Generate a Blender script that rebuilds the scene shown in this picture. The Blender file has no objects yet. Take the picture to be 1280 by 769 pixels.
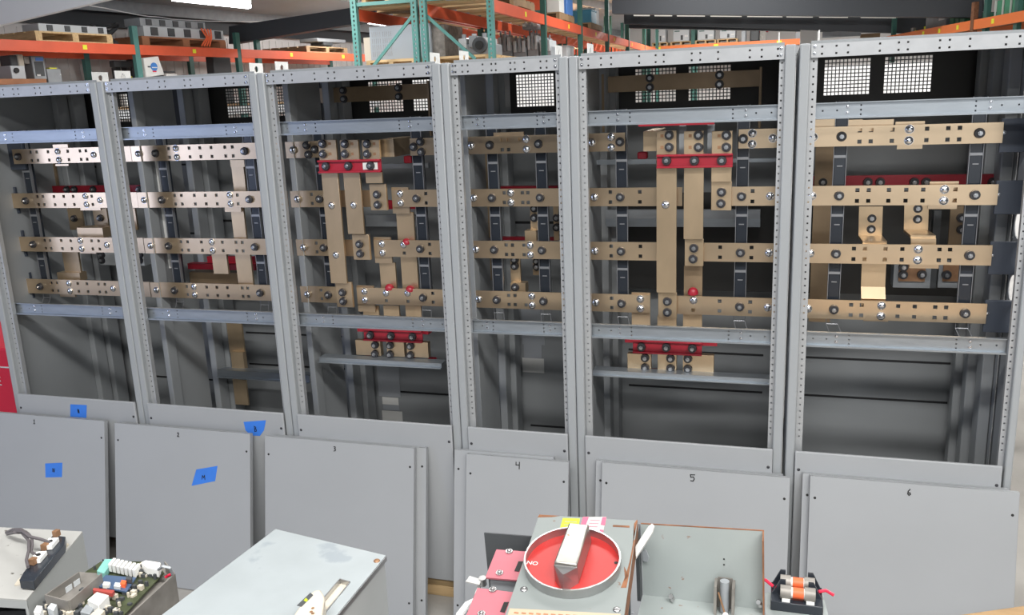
import bpy, bmesh, math, random
from mathutils import Vector as V, Matrix
random.seed(4)
S = bpy.context.scene
COL = S.collection
# ------------------------------------------------------------------ camera
W, H = 1280, 769
F, YAW, PIT, ROL = 1090.607, -0.300466, 0.235806, -0.0405985
C = V((0.0, -3.34902, 2.2518))
_cy, _sy, _cp, _sp = math.cos(YAW), math.sin(YAW), math.cos(PIT), math.sin(PIT)
FW = V((_sy*_cp, _cy*_cp, -_sp)); _rt = V((_cy, -_sy, 0)); _up = _rt.cross(FW)
RT = _rt*math.cos(ROL) + _up*math.sin(ROL); UP = _up*math.cos(ROL) - _rt*math.sin(ROL)
cam = bpy.data.cameras.new('camera'); cam.sensor_width = 36; cam.lens = 36*F/W
cam.clip_start = .05; cam.clip_end = 200
co = bpy.data.objects.new('camera', cam); COL.objects.link(co); S.camera = co
M = Matrix((RT, UP, -FW)).transposed().to_4x4(); M.translation = C; co.matrix_world = M
# points measured on surfaces at a known place: y = c, x = c, z = c planes, or a free plane
def ray(px, py): return FW + RT*((px-W/2)/F) - UP*((py-H/2)/F)
def aty(px, py, y): v = ray(px, py); return C + v*((y-C.y)/v.y)
def atx(px, py, x): v = ray(px, py); return C + v*((x-C.x)/v.x)
def atz(px, py, z): v = ray(px, py); return C + v*((z-C.z)/v.z)
def atp(px, py, p, n): v = ray(px, py); return C + v*((p-C).dot(n)/v.dot(n))
def xat(px, y, z):     # x on the line (y, z) seen at column px
    k = (px-W/2)/F; q0 = V((0, y, z))-C; a = RT-FW*k
    return -q0.dot(a)/a.x

# ------------------------------------------------------------------ materials
def mat(name, col, rough=.5, metal=0., var=0., vscale=6., bump=0., bscale=60., emit=None, stretch=None, spots=None, spec=.5, col2=None):
    m = bpy.data.materials.new(name); m.use_nodes = True
    nt = m.node_tree; b = nt.nodes['Principled BSDF']; L = nt.links.new
    b.inputs['Base Color'].default_value = (*col, 1); b.inputs['Roughness'].default_value = rough
    b.inputs['Metallic'].default_value = metal; b.inputs['Specular IOR Level'].default_value = spec
    tc = nt.nodes.new('ShaderNodeTexCoord'); mp = nt.nodes.new('ShaderNodeMapping')
    L(tc.outputs['Object'], mp.inputs[0])
    if stretch: mp.inputs['Scale'].default_value = stretch
    out = None
    if var or col2:
        n = nt.nodes.new('ShaderNodeTexNoise'); n.inputs['Scale'].default_value = vscale; n.inputs['Detail'].default_value = 5
        L(mp.outputs[0], n.inputs['Vector'])
        r = nt.nodes.new('ShaderNodeMapRange'); r.inputs['From Min'].default_value = .3; r.inputs['From Max'].default_value = .7
        L(n.outputs['Fac'], r.inputs['Value'])
        mx = nt.nodes.new('ShaderNodeMix'); mx.data_type = 'RGBA'
        a = tuple(c*(1-var) for c in col); z = col2 if col2 else tuple(min(1, c*(1+var)) for c in col)
        mx.inputs[6].default_value = (*a, 1); mx.inputs[7].default_value = (*z, 1)
        L(r.outputs[0], mx.inputs[0]); out = mx.outputs[2]
    if spots:
        sc, th, sc_col = spots
        n2 = nt.nodes.new('ShaderNodeTexNoise'); n2.inputs['Scale'].default_value = sc; n2.inputs['Detail'].default_value = 6
        L(tc.outputs['Object'], n2.inputs['Vector'])
        r2 = nt.nodes.new('ShaderNodeMapRange'); r2.inputs['From Min'].default_value = th; r2.inputs['From Max'].default_value = th+.05
        L(n2.outputs['Fac'], r2.inputs['Value'])
        mx2 = nt.nodes.new('ShaderNodeMix'); mx2.data_type = 'RGBA'
        if out: L(out, mx2.inputs[6])
        else: mx2.inputs[6].default_value = (*col, 1)
        mx2.inputs[7].default_value = (*sc_col, 1); L(r2.outputs[0], mx2.inputs[0]); out = mx2.outputs[2]
    if out: L(out, b.inputs['Base Color'])
    if bump:
        n3 = nt.nodes.new('ShaderNodeTexNoise'); n3.inputs['Scale'].default_value = bscale; n3.inputs['Detail'].default_value = 4
        L(mp.outputs[0], n3.inputs['Vector'])
        bp = nt.nodes.new('ShaderNodeBump'); bp.inputs['Strength'].default_value = bump; bp.inputs['Distance'].default_value = .01
        L(n3.outputs['Fac'], bp.inputs['Height']); L(bp.outputs[0], b.inputs['Normal'])
    if emit:
        b.inputs['Emission Color'].default_value = (*emit[:3], 1); b.inputs['Emission Strength'].default_value = emit[3]
    return m
m_paint = mat('grey_paint', (.33, .35, .365), .42, 0, .03, 3)
m_cover = mat('grey_cover_paint', (.355, .37, .385), .5, 0, .025, 2.5)
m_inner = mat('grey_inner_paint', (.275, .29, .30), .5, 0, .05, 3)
m_galv = mat('galvanised_steel', (.36, .395, .43), .40, .75, .08, 10, stretch=(1, 4, 4))
m_galvw = mat('galvanised_strip', (.44, .455, .47), .45, .35, .05, 20)
m_clip = mat('dull_clip', (.30, .31, .33), .4, .6)
m_bus = mat('plated_bus', (.69, .53, .36), .28, .85, .09, 3.5, stretch=(1, 2, 2))
m_busv = mat('plated_riser', (.63, .48, .315), .32, .8, .10, 5, stretch=(2, 2, 1))
m_busd = mat('tarnished_bus', (.34, .25, .16), .45, .6, .2, 6)
m_chrome = mat('zinc_bolt', (.72, .74, .78), .2, 1)
m_zinc = mat('zinc_stud', (.50, .51, .53), .3, 1)
m_black = mat('black_washer', (.035, .035, .04), .35)
m_red = mat('red_fibreglass', (.34, .014, .03), .4, 0, .1, 10)
m_dark = mat('dark_insulator', (.022, .027, .036), .22)
m_boot = mat('slate_boot', (.045, .055, .075), .5)
m_white = mat('white_paper', (.72, .72, .70), .6)
m_blue = mat('blue_tape', (.04, .20, .72), .6, 0, .05, 20)
m_ink = mat('black_ink', (.012, .012, .012), .6)
m_hole = mat('shadow_black', (.02, .02, .022), .7)
m_pouch = mat('grey_pouch', (.36, .38, .41), .3)
m_plug = mat('white_plastic', (.80, .80, .78), .5)
m_conc = mat('concrete', (.40, .385, .36), .7, 0, .12, 2, .15, 30)
m_wood = mat('pine', (.60, .42, .22), .7, 0, .18, 5, stretch=(1, 8, 8))
m_woodr = mat('red_brown_wood', (.36, .16, .08), .75, 0, .2, 5)
m_woodd = mat('old_wood', (.30, .20, .11), .8, 0, .2, 5)
m_orange = mat('orange_beam', (.72, .11, .045), .4, 0, .06, 5)
m_orange2 = mat('bright_orange_beam', (.80, .20, .05), .45)
m_teal = mat('teal_upright', (.085, .235, .215), .45, 0, .06, 6)
m_green = mat('dark_green_upright', (.035, .12, .10), .5)
m_gbox = mat('green_box', (.06, .26, .15), .5, 0, .08, 6)
m_wall = mat('white_wall', (.74, .72, .71), .6)
m_ceil = mat('ceiling_sheet', (.42, .43, .45), .6, 0, .08, 2)
m_slate = mat('slate_steel', (.032, .037, .045), .55)
m_lamp = mat('lamp_tube', (1, 1, 1), .5, emit=(.95, .97, 1, 14))
m_louv = mat('blue_grey_case', (.33, .375, .42), .45)
m_gear = mat('gear_grey', (.30, .32, .34), .5, .1, .1, 10)
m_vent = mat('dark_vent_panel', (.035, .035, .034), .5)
m_geard = mat('gear_dark', (.06, .065, .07), .5)
m_lgrey = mat('pale_grey_box', (.52, .55, .57), .45, 0, .04, 3)
m_tool = mat('red_paint', (.72, .02, .06), .35)
m_tag = mat('yellow_tag', (.80, .80, .04), .5)
m_lime = mat('lime_sticker', (.40, .50, .015), .5)
m_pinkp = mat('pink_print', (.78, .10, .18), .5)
m_pink = mat('pink_barrier', (.42, .125, .155), .5, 0, .06, 8)
m_dial = mat('red_dial', (.40, .022, .02), .42, 0, .1, 14)
m_old = mat('worn_grey_enamel', (.32, .355, .35), .42, 0, .04, 5, spots=(38, .69, (.22, .10, .045)))
m_sw = mat('switch_enamel', (.205, .228, .224), .5, 0, .04, 5, spots=(38, .67, (.16, .07, .03)), spec=.35)
m_nplate = mat('name_plate_tan', (.42, .34, .24), .5)
m_label = mat('label_white', (.44, .44, .43), .6)
m_benchw = mat('bench_pine', (.34, .22, .11), .75, 0, .2, 5, stretch=(1, 8, 8))
m_rust = mat('rust', (.20, .085, .04), .8, 0, .3, 30)
m_steel = mat('brushed_steel', (.45, .45, .45), .33, .9, .1, 20)
m_dull = mat('dull_steel', (.25, .235, .215), .5, .35, .25, 18)
m_bench = mat('table_top', (.10, .10, .105), .7)
m_box = mat('sheet_metal_box', (.385, .425, .44), .36, .2, .06, 9, spots=(9, .61, (.32, .36, .39)))
m_beige = mat('beige_plastic', (.56, .51, .42), .45)
m_pcb = mat('circuit_board', (.05, .06, .03), .45, 0, .4, 40)
m_cyan = mat('cyan_plastic', (.20, .46, .42), .5)
m_pblue = mat('blue_board', (.06, .10, .18), .4)
m_rcap = mat('red_part', (.36, .06, .05), .5)
m_fuse = mat('orange_label', (.78, .13, .04), .5)
m_wire = mat('grey_wire', (.10, .09, .095), .5)
m_copper = mat('copper_lug', (.36, .20, .11), .45, .5, .2, 30)
m_logo = mat('logo_blue', (.05, .22, .60), .5)
m_screen = mat('screen_blue', (.10, .25, .65), .3)
m_film = mat('white_wrap', (.88, .87, .86), .5, 0, .06, 12, .6, 14)
m_cable = mat('white_cable', (.75, .75, .75), .5)

# ------------------------------------------------------------------ mesh builder
class MB:
    def __init__(s): s.v = []; s.f = []
    def _add(s, vs, fs):
        k = len(s.v); s.v += [V(p) for p in vs]; s.f += [tuple(i+k for i in f) for f in fs]; return s
    def hexa(s, p):
        return s._add(p, [(0,1,2,3),(4,7,6,5),(0,4,5,1),(1,5,6,2),(2,6,7,3),(3,7,4,0)])
    def box(s, x0, x1, y0, y1, z0, z1):
        return s.hexa([(x0,y0,z0),(x1,y0,z0),(x1,y1,z0),(x0,y1,z0),(x0,y0,z1),(x1,y0,z1),(x1,y1,z1),(x0,y1,z1)])
    def obox(s, c, u, v, w):
        c = V(c); p = []
        for k in (-1, 1):
            for i, j in ((-1,-1),(1,-1),(1,1),(-1,1)): p.append(c+u*i+v*j+w*k)
        return s.hexa(p)
    def prism(s, poly, ex):
        n = len(poly); poly = [V(p) for p in poly]; ex = V(ex)
        return s._add(poly+[p+ex for p in poly], [tuple(range(n)), tuple(range(2*n-1, n-1, -1))]+[(i,(i+1)%n,n+(i+1)%n,n+i) for i in range(n)])
    def cyl(s, p0, p1, r0, r1=None, n=14):
        p0, p1 = V(p0), V(p1); r1 = r0 if r1 is None else r1
        d = (p1-p0).normalized(); a = d.orthogonal().normalized(); b = d.cross(a); vs = []
        for p, r in ((p0, r0), (p1, r1)):
            for i in range(n): t = 2*math.pi*i/n; vs.append(p+a*(r*math.cos(t))+b*(r*math.sin(t)))
        return s._add(vs, [tuple(range(n)), tuple(range(2*n-1, n-1, -1))]+[(i,(i+1)%n,n+(i+1)%n,n+i) for i in range(n)])
    def dome(s, c, nrm, r, h, n=14, rings=4):
        c, d = V(c), V(nrm).normalized(); a = d.orthogonal().normalized(); b = d.cross(a); vs = []; fs = []
        for k in range(rings):
            t = math.pi/2*k/rings; rr, hh = r*math.cos(t), h*math.sin(t)
            for i in range(n): q = 2*math.pi*i/n; vs.append(c+a*(rr*math.cos(q))+b*(rr*math.sin(q))+d*hh)
        vs.append(c+d*h)
        for k in range(rings-1): fs += [(k*n+i, k*n+(i+1)%n, (k+1)*n+(i+1)%n, (k+1)*n+i) for i in range(n)]
        fs += [((rings-1)*n+i, (rings-1)*n+(i+1)%n, rings*n) for i in range(n)]; fs.append(tuple(range(n-1, -1, -1)))
        return s._add(vs, fs)
    def tube(s, pts, r, n=8):
        pts = [V(p) for p in pts]; vs = []; a = None
        for i, p in enumerate(pts):
            d = (pts[min(i+1, len(pts)-1)]-pts[max(i-1, 0)]).normalized()
            a = d.orthogonal().normalized() if a is None else (a-d*a.dot(d)).normalized(); b = d.cross(a)
            for k in range(n): t = 2*math.pi*k/n; vs.append(p+a*(r*math.cos(t))+b*(r*math.sin(t)))
        fs = [tuple(range(n)), tuple(range(len(vs)-1, len(vs)-n-1, -1))]
        for i in range(len(pts)-1): fs += [(i*n+k, i*n+(k+1)%n, (i+1)*n+(k+1)%n, (i+1)*n+k) for k in range(n)]
        return s._add(vs, fs)
    def grid(s, o, u, v, w, us, vs, hole):
        """plate with rectangular holes: breaks us, vs along u, v; thickness vector w; hole(i, j) leaves a cell out"""
        o, u, v, w = V(o), V(u), V(v), V(w); idx = {}; nu, nv = len(us)-1, len(vs)-1; vv = []; ff = []
        def P(i, j, k):
            if (i, j, k) not in idx: idx[(i, j, k)] = len(vv); vv.append(o+u*us[i]+v*vs[j]+w*k)
            return idx[(i, j, k)]
        solid = lambda i, j: 0 <= i < nu and 0 <= j < nv and not hole(i, j)
        for i in range(nu):
            for j in range(nv):
                if not solid(i, j): continue
                ff.append((P(i,j,0),P(i+1,j,0),P(i+1,j+1,0),P(i,j+1,0))); ff.append((P(i,j,1),P(i,j+1,1),P(i+1,j+1,1),P(i+1,j,1)))
                if not solid(i-1, j): ff.append((P(i,j,0),P(i,j+1,0),P(i,j+1,1),P(i,j,1)))
                if not solid(i+1, j): ff.append((P(i+1,j+1,0),P(i+1,j,0),P(i+1,j,1),P(i+1,j+1,1)))
                if not solid(i, j-1): ff.append((P(i+1,j,0),P(i,j,0),P(i,j,1),P(i+1,j,1)))
                if not solid(i, j+1): ff.append((P(i,j+1,0),P(i+1,j+1,0),P(i+1,j+1,1),P(i,j+1,1)))
        return s._add(vv, ff)
    def holed(s, o, u, v, w, us, vs, holes, sz):
        """plate us[0]..us[1] by vs[0]..vs[1] with square holes of half size sz (or (su, sv)) centred at holes"""
        su, sv = sz if isinstance(sz, tuple) else (sz, sz)
        U = sorted(set([us[0], us[1]]+[round(h[0]+k*su, 5) for h in holes for k in (-1, 1)])); Vv = sorted(set([vs[0], vs[1]]+[round(h[1]+k*sv, 5) for h in holes for k in (-1, 1)]))
        cm = lambda a, i: (a[i]+a[i+1])/2
        return s.grid(o, u, v, w, U, Vv, lambda i, j: any(abs(cm(U, i)-h[0]) < su and abs(cm(Vv, j)-h[1]) < sv for h in holes))
    def ringcell(s, c, u, v, w, hu, hv, ru, rv, n=24):
        """rectangular cell with an elliptical hole"""
        c, u, v, w = V(c), V(u), V(v), V(w); vs = []
        for k in (0, 1):
            for i in range(n):
                t = 2*math.pi*(i+.5)/n; a, b = math.cos(t), math.sin(t); m = 1/max(abs(a), abs(b))
                vs.append(c+u*(a*m*hu)+v*(b*m*hv)+w*k); vs.append(c+u*(a*ru)+v*(b*rv)+w*k)
        fs = []
        for i in range(n):
            j = (i+1) % n
            fs += [(2*i, 2*j, 2*j+1, 2*i+1), (2*n+2*i, 2*n+2*i+1, 2*n+2*j+1, 2*n+2*j), (2*i+1, 2*j+1, 2*n+2*j+1, 2*n+2*i+1), (2*i, 2*n+2*i, 2*n+2*j, 2*j)]
        return s._add(vs, fs)
    def mesh(s, name, m, org=V((0,0,0))):
        bm = bmesh.new(); vv = [bm.verts.new(p-org) for p in s.v]
        for f in s.f:
            try: bm.faces.new([vv[i] for i in f])
            except ValueError: pass
        bmesh.ops.recalc_face_normals(bm, faces=bm.faces)
        for f in bm.faces: f.smooth = True
        for e in bm.edges:
            e.smooth = len(e.link_faces) == 2 and e.calc_face_angle(0) < math.radians(32)
        me = bpy.data.meshes.new(name); bm.to_mesh(me); bm.free(); me.materials.append(m); return me
    def build(s, name, m, parent=None, bevel=0., label=None):
        """a mesh object; a child sits in its parent's frame (roots are never rotated)"""
        if parent is not None: org = wloc(parent)
        else:
            lo = [min(p[i] for p in s.v) for i in range(3)]; hi = [max(p[i] for p in s.v) for i in range(3)]
            org = V(((lo[0]+hi[0])/2, (lo[1]+hi[1])/2, lo[2]))
        o = bpy.data.objects.new(name, s.mesh(name, m, org)); COL.objects.link(o)
        if parent is not None: o.parent = parent
        else: o.location = org
        if bevel:
            b = o.modifiers.new('bevel', 'BEVEL'); b.width = bevel; b.segments = 2; b.limit_method = 'ANGLE'; b.angle_limit = math.radians(50)
        if label: o['label'] = label
        return o
def wloc(o):
    p = V((0, 0, 0))
    while o is not None: p += o.location; o = o.parent
    return p
def tag(o, label, cat, group=None):
    o['label'] = label; o['category'] = cat
    if group: o['group'] = group
    return o
def thing(name, loc, label, cat, group=None):
    o = bpy.data.objects.new(name, None); COL.objects.link(o); o.location = loc; o.empty_display_size = .1
    return tag(o, label, cat, group)
def struct(name, mb, m):
    o = mb.build(name, m); o['kind'] = 'structure'; return o
def inst(name, me, parent, pos):
    o = bpy.data.objects.new(name, me); COL.objects.link(o); o.parent = parent; o.location = V(pos)-wloc(parent); return o
def ribbon(mb, strokes, o, u, v, n, w=.0022):
    """hand-drawn strokes: lists of (a, b) in the plane o + a u + b v"""
    for st in strokes:
        for (a0, b0), (a1, b1) in zip(st, st[1:]):
            p, q = o+u*a0+v*b0, o+u*a1+v*b1; d = q-p
            if d.length < 1e-6: continue
            mb.obox((p+q)/2+n*.0006, d/2+d.normalized()*w*.4, d.cross(n).normalized()*w/2, n*.0005)
    return mb
def text(txt, size, o, u, v, m, parent, name='lettering'):
    cu = bpy.data.curves.new(name, 'FONT'); cu.body = txt; cu.size = size; cu.align_x = 'CENTER'; cu.align_y = 'CENTER'; cu.extrude = .0004; cu.resolution_u = 3
    t = bpy.data.objects.new(name, cu); COL.objects.link(t)
    me = bpy.data.meshes.new_from_object(t.evaluated_get(bpy.context.evaluated_depsgraph_get())); COL.objects.unlink(t); bpy.data.objects.remove(t)
    R = Matrix((u.normalized(), v.normalized(), u.cross(v).normalized())).transposed().to_4x4(); me.transform(R); me.materials.clear(); me.materials.append(m)
    ob = bpy.data.objects.new(name, me); COL.objects.link(ob); ob.parent = parent; ob.location = o-wloc(parent); return ob
X1, Y1, Z1 = V((1,0,0)), V((0,1,0)), V((0,0,1))

# ------------------------------------------------------------------ shared bolt meshes (facing the viewer, -y)
def bolt_mesh(name, parts, m):
    mb = MB(); parts(mb); return mb.mesh(name, m)
ME_DOME = bolt_mesh('carriage_bolt', lambda b: (b.cyl((0,.001,0), (0,-.002,0), .0165, n=16), b.dome((0,-.002,0), (0,-1,0), .0155, .0085, 16, 5)), m_chrome)
ME_WASH = bolt_mesh('washer', lambda b: b.cyl((0,.001,0), (0,-.012,0), .0190, .0170, 18), m_black)
ME_STUD = bolt_mesh('stud', lambda b: (b.cyl((0,-.0118,0), (0,-.020,0), .0088, n=6), b.cyl((0,-.020,0), (0,-.028,0), .005, n=8)), m_zinc)
ME_SCREW = bolt_mesh('screw', lambda b: (b.cyl((0,.0005,0), (0,-.0025,0), .0062, n=10), b.dome((0,-.0025,0), (0,-1,0), .0055, .003, 10, 2)), m_chrome)
ME_DARKS = bolt_mesh('screw', lambda b: b.dome((0,.0005,0), (0,-1,0), .0065, .004, 10, 3), m_black)
def hexbolt(p, parent):
    inst('hex_bolt', ME_WASH, parent, p)
def standoff(p, parent):
    o = inst('standoff_bolt', ME_WASH, parent, p); return o
# washer and stud in one two-material mesh, so that one bolt is one part
def two(meA, meB, name):
    bm = bmesh.new(); bm.from_mesh(meA); k = len(bm.faces); bm.from_mesh(meB); bm.faces.ensure_lookup_table()
    for i, f in enumerate(bm.faces): f.material_index = 0 if i < k else 1
    me = bpy.data.meshes.new(name); bm.to_mesh(me); bm.free(); me.materials.append(meA.materials[0]); me.materials.append(meB.materials[0]); return me
ME_HEX = two(ME_WASH, ME_STUD, 'hex_bolt')

# ------------------------------------------------------------------ switchgear line-up
XB = [-3.759, -2.957, -2.130, -1.295, -.776, .052, .854]
ZT, ZC, ZB0, D = 2.396, .872, .11, .80
CAB_LABEL = ['leftmost open grey switchgear cabinet, blue tape on its lower cover, beside the red cabinet',
 'open grey switchgear cabinet behind panel marked 2, tape marked B on its right lower corner',
 'open grey switchgear cabinet behind panel marked 3, white sticker on its red bracket',
 'narrow open grey switchgear cabinet behind panel marked 4, narrowest of the row',
 'open grey switchgear cabinet behind panel marked 5, plain red bracket across three vertical bus drops',
 'rightmost open grey switchgear cabinet behind panel marked 6, white knockouts in its right side wall']
TOPF = [.05, .115, .167, .308, .39, .43, .566, .607, .692, .841, .896, .97]
ZBAR = [(2.025, 2.098), (1.802, 1.877), (1.577, 1.653), (1.354, 1.431)]
YB = .20
CAB = []
def strip(mb, x0, x1):
    hs = [((x0+x1)/2, .92+.0262*i) for i in range(56)]
    mb.holed((0, .027, 0), X1, Z1, Y1*.003, (x0, x1), (ZB0, ZT-.006), hs, .0030)
for i in range(6):
    a, b = XB[i]+.001, XB[i+1]-.001
    if i == 4: b -= .004
    if i == 5: a += .006
    cx = (a+b)/2
    root = thing('switchgear_cabinet', (cx, D/2, ZB0), CAB_LABEL[i], 'switchgear cabinet', 'row of open switchgear cabinets')
    CAB.append(root)
    for sd, (x0, x1, s0, s1) in (('l', (a, a+.0355, a+.0355, a+.0615)), ('r', (b-(.038 if i < 5 else .027), b, b-(.056 if i < 5 else .045), b-(.038 if i < 5 else .027)))):
        mb = MB().box(x0, x1, 0, .05, ZB0, ZT)
        post = mb.build('corner_post', m_paint, root, .006)
        sm = MB(); strip(sm, s0, s1); e = s1 if sd == 'l' else s0
        sm.box(min(e, e-.002 if sd == 'l' else e+.002), max(e, e-.002 if sd == 'l' else e+.002), .0302, .05, ZB0, ZT-.006)
        sm.build('mounting_strip', m_galvw, post)
    # top rail
    t0, t1 = a+.0375, b-(.040 if i < 5 else .029); w = t1-t0
    hs = [(t0+f*w, z) for f in TOPF for z in (2.359, 2.383)]
    mb = MB().holed((0, .010, 0), X1, Z1, Y1*.003, (t0, t1), (2.347, ZT-.002), hs, .0034)
    mb.box(t0, t1, .0131, .05, ZT-.006, ZT-.002).box(t0, t1, .0131, .026, 2.347, 2.350)
    tr = mb.build('top_rail', m_galvw, root)
    for x in (t0+.012, t1-.012):
        for z in (2.362, 2.385): inst('screw', ME_SCREW, tr, (x, .010, z))
    # cross rails (galvanised channels, lips to the front)
    for z0, z1 in ((2.133, 2.190), (1.280, 1.338)):
        r0, r1 = a+.052, b-.046
        hs = [(r0+f*(r1-r0), z0+g*(z1-z0)) for f in (.235, .765) for g in (.22, .5, .78)]+[(r0+f*(r1-r0), z0+.5*(z1-z0)) for f in (.05, .12, .88, .955)]
        mb = MB().holed((0, .062, 0), X1, Z1, Y1*.003, (r0, r1), (z0, z1), hs, .0028)
        mb.box(r0, r1, .048, .0619, z1-.003, z1).box(r0, r1, .044, .0619, z0, z0+.006)
        cr = mb.build('cross_rail', m_galv, root)
        for f in (.17, .83):
            for g in (.35, .72): inst('screw', ME_SCREW, cr, (r0+f*(r1-r0), .062, z0+g*(z1-z0)))
    # bolted lower cover
    c0, c1 = a+.036, b-.036
    cov = MB().box(c0, c1, -.014, -.001, ZB0+.002, ZC).build('lower_cover', m_cover, root, .004)
    for x in (c0+.015, c1-.015):
        for z in (ZC-.075, ZB0+.07): inst('screw', ME_DARKS, cov, (x, -.014, z))
    # rear panel with two square vent openings, grilles of square holes
    vc = cx-.068; vw = .187; z0, z1 = 2.206, 2.358
    vx = [vc-.2125, vc+.0285]
    if i == 3: vx = [vc-.2125+.10]
    back = MB().box(a, b, .785, .789, ZB0, 2.118).build('back_panel', m_inner, root)
    U = sorted([a, b]+[p for v in vx for p in (v, v+vw)])
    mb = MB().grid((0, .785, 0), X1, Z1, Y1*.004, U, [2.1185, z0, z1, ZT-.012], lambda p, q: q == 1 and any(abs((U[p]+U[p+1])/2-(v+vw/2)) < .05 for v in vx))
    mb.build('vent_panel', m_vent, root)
    if i in (4, 5): MB().box(a+.06, b-.06, .70, .704, 1.345, 1.80).build('dark_bus_backing', m_vent, root)  # dark sheet added behind the bars to darken the bus zone
    for v in vx:
        nx, nz = 12, 10; px, pz = vw/nx, (z1-z0)/nz
        us = sorted([0, vw]+[k*px+d for k in range(nx) for d in (.0021, px-.0021)]); vs = sorted([0, z1-z0]+[k*pz+d for k in range(nz) for d in (.0021, pz-.0021)])
        g = MB().grid((v, .786, z0), X1, Z1, Y1*.002, us, vs, lambda p, q: p % 2 == 1 and q % 2 == 1)
        g.build('vent_grille', m_geard, root)
    # seams and stiffeners of the rear panel
    mb = MB()
    for z in ((1.018, .832) if i in (1, 4, 5) else (.58,) if i == 3 else (.72,)): mb.box(a+.09, b-.09, .7815, .7848, z-.0045, z+.0045)
    mb.build('panel_seam', m_hole, back)
    MB().box(a, b, .052, D, ZT-.012, ZT-.008).box(t0, t1, .052, .056, ZT-.0079, ZT+.010).build('roof_panel', m_inner, root)
    MB().box(a, b, .02, D-.02, ZB0, ZB0+.006).build('base_panel', m_inner, root)
    # side structure: mid post, partition, rear posts
    if i == 0: MB().box(a, a+.003, .052, D-.02, ZB0, ZT-.012).build('side_panel', m_inner, root)
    x0, x1 = a+.001, a+.019
    if i == 0: x0, x1 = a+.004, a+.02
    if i:
        hs = [(y, .95+.11*k) for k in range(12) for y in (.215,)]
        mp = MB().box(x0, x1+.012, .195, .262, ZB0, ZT-.014).build('mid_post', m_inner, root, .003)
        MB().box(x0, x1, .264, .50, ZB0, ZT-.014).build('partition_panel', m_inner, root)
    MB().box(x0, x1+.02, .555, .635, ZB0, ZT-.014).box(x0, x1+.045, .645, .735, ZB0, ZT-.014).build('rear_post', m_inner, root, .004)
    if i == 5:
        # right end wall: front sheet, gap, rear sheets and four round knockouts
        zz = [1.726, 1.612, 1.486, 1.376]; hv = .0545; ym0, ym1 = .145, .295
        mb = MB(); zs = [ZB0]
        for z in reversed(zz): zs += [z-hv, z+hv]
        zs.append(ZT-.014); mb.box(b-.006, b-.003, .052, ym0, ZB0, ZT-.014)
        for k in range(len(zs)-1):
            if k % 2 == 0: mb.box(b-.006, b-.003, ym0, ym1, zs[k], zs[k+1])
            else: mb.ringcell((b-.006, (ym0+ym1)/2, (zs[k]+zs[k+1])/2), Y1, Z1, X1*.003, (ym1-ym0)/2, hv, .060, .052)
        mb.build('side_panel', m_inner, root)
        MB().box(b-.003, b-.001, .296, .334, ZB0, ZT-.014).build('dark_gap_fill', m_geard, root)  # dark strip added to keep the gap black and stop light leaking through
        MB().box(b-.006, b-.003, .335, D-.02, ZB0, ZT-.014).build('side_panel', m_inner, root)
        MB().box(b-.05, b-.008, .37, .47, ZB0, ZT-.014).build('mid_post', m_inner, root, .004)
        MB().box(b-.075, b-.01, .52, .60, ZB0, ZT-.014).box(b-.10, b-.01, .63, .70, ZB0, ZT-.014).build('rear_post', m_inner, root, .004)
    else:
        MB().box(b-.055, b-.012, .645, .735, ZB0, ZT-.014).build('rear_post', m_inner, root, .004)
    # lifting brackets: upright plates with a round hole, standing on the roof at both ends
    for x in (a+.062, b-.062):
        mb = MB().ringcell((x, .105, ZT+.020), Y1, Z1, X1*.004, .05, .026, .014, .013, 20)
        mb.box(x-.03, x+.004, .055, .155, ZT-.0078, ZT-.004)
        mb.build('lifting_bracket', m_galvw if False else m_white, root)

def xs_of(v, off, sc, z, y=YB): return xat(off+sc*v, y, z)
def busbar(cab, k, off, sc, va, vb, pairs=(), domes=(), cdomes=(), stand=(), joints=(), xa=None, xb=None, upper=(), lower=(), cd=()):
    """one horizontal bar: pairs = square holes in two rows, domes = bolt pairs, cdomes = centred dome bolts, stand = hex bolts"""
    z0, z1 = ZBAR[k]; zm = (z0+z1)/2; zu, zl = zm+.0205, zm-.0205
    A = xa if xa is not None else xs_of(va, off, sc, zm); B = xb if xb is not None else xs_of(vb, off, sc, zm)
    hs = [(xs_of(v, off, sc, zu), z) for v in pairs for z in (zu, zl)]+[(xs_of(v, off, sc, zu), zu) for v in upper]+[(xs_of(v, off, sc, zl), zl) for v in lower]
    hs = [h for h in hs if A+.01 < h[0] < B-.01]
    mb = MB().holed((0, YB, 0), X1, Z1, Y1*.0065, (A, B), (z0, z1), hs, .0074)
    mb.box(A+.002, B-.002, YB+.0067, YB+.0132, z0+.001, z1-.001) if not hs else None
    bar = mb.build('bus_bar', m_bus, CAB[cab])
    for v in joints:
        x = xs_of(v, off, sc, zm); MB().box(A, x, YB-.0068, YB-.0003, z0, z1).build('splice_plate', m_bus, bar)
    for v in domes:
        for z in (zu, zl): inst('carriage_bolt', ME_DOME, bar, (xs_of(v, off, sc, zu), YB, z))
    for v in cdomes: inst('carriage_bolt', ME_DOME, bar, (xs_of(v, off, sc, zm), YB-.0068 if joints else YB, zm))
    for v in stand: inst('hex_bolt', ME_HEX, bar, (xs_of(v, off, sc, zm), YB, zm))
    for v, dz in cd: inst('hex_bolt', ME_HEX, bar, (xs_of(v, off, sc, zm), YB, zm+dz))
    return bar
L_ = lambda i: XB[i]+.03
R_ = lambda i: XB[i+1]-.03
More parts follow.
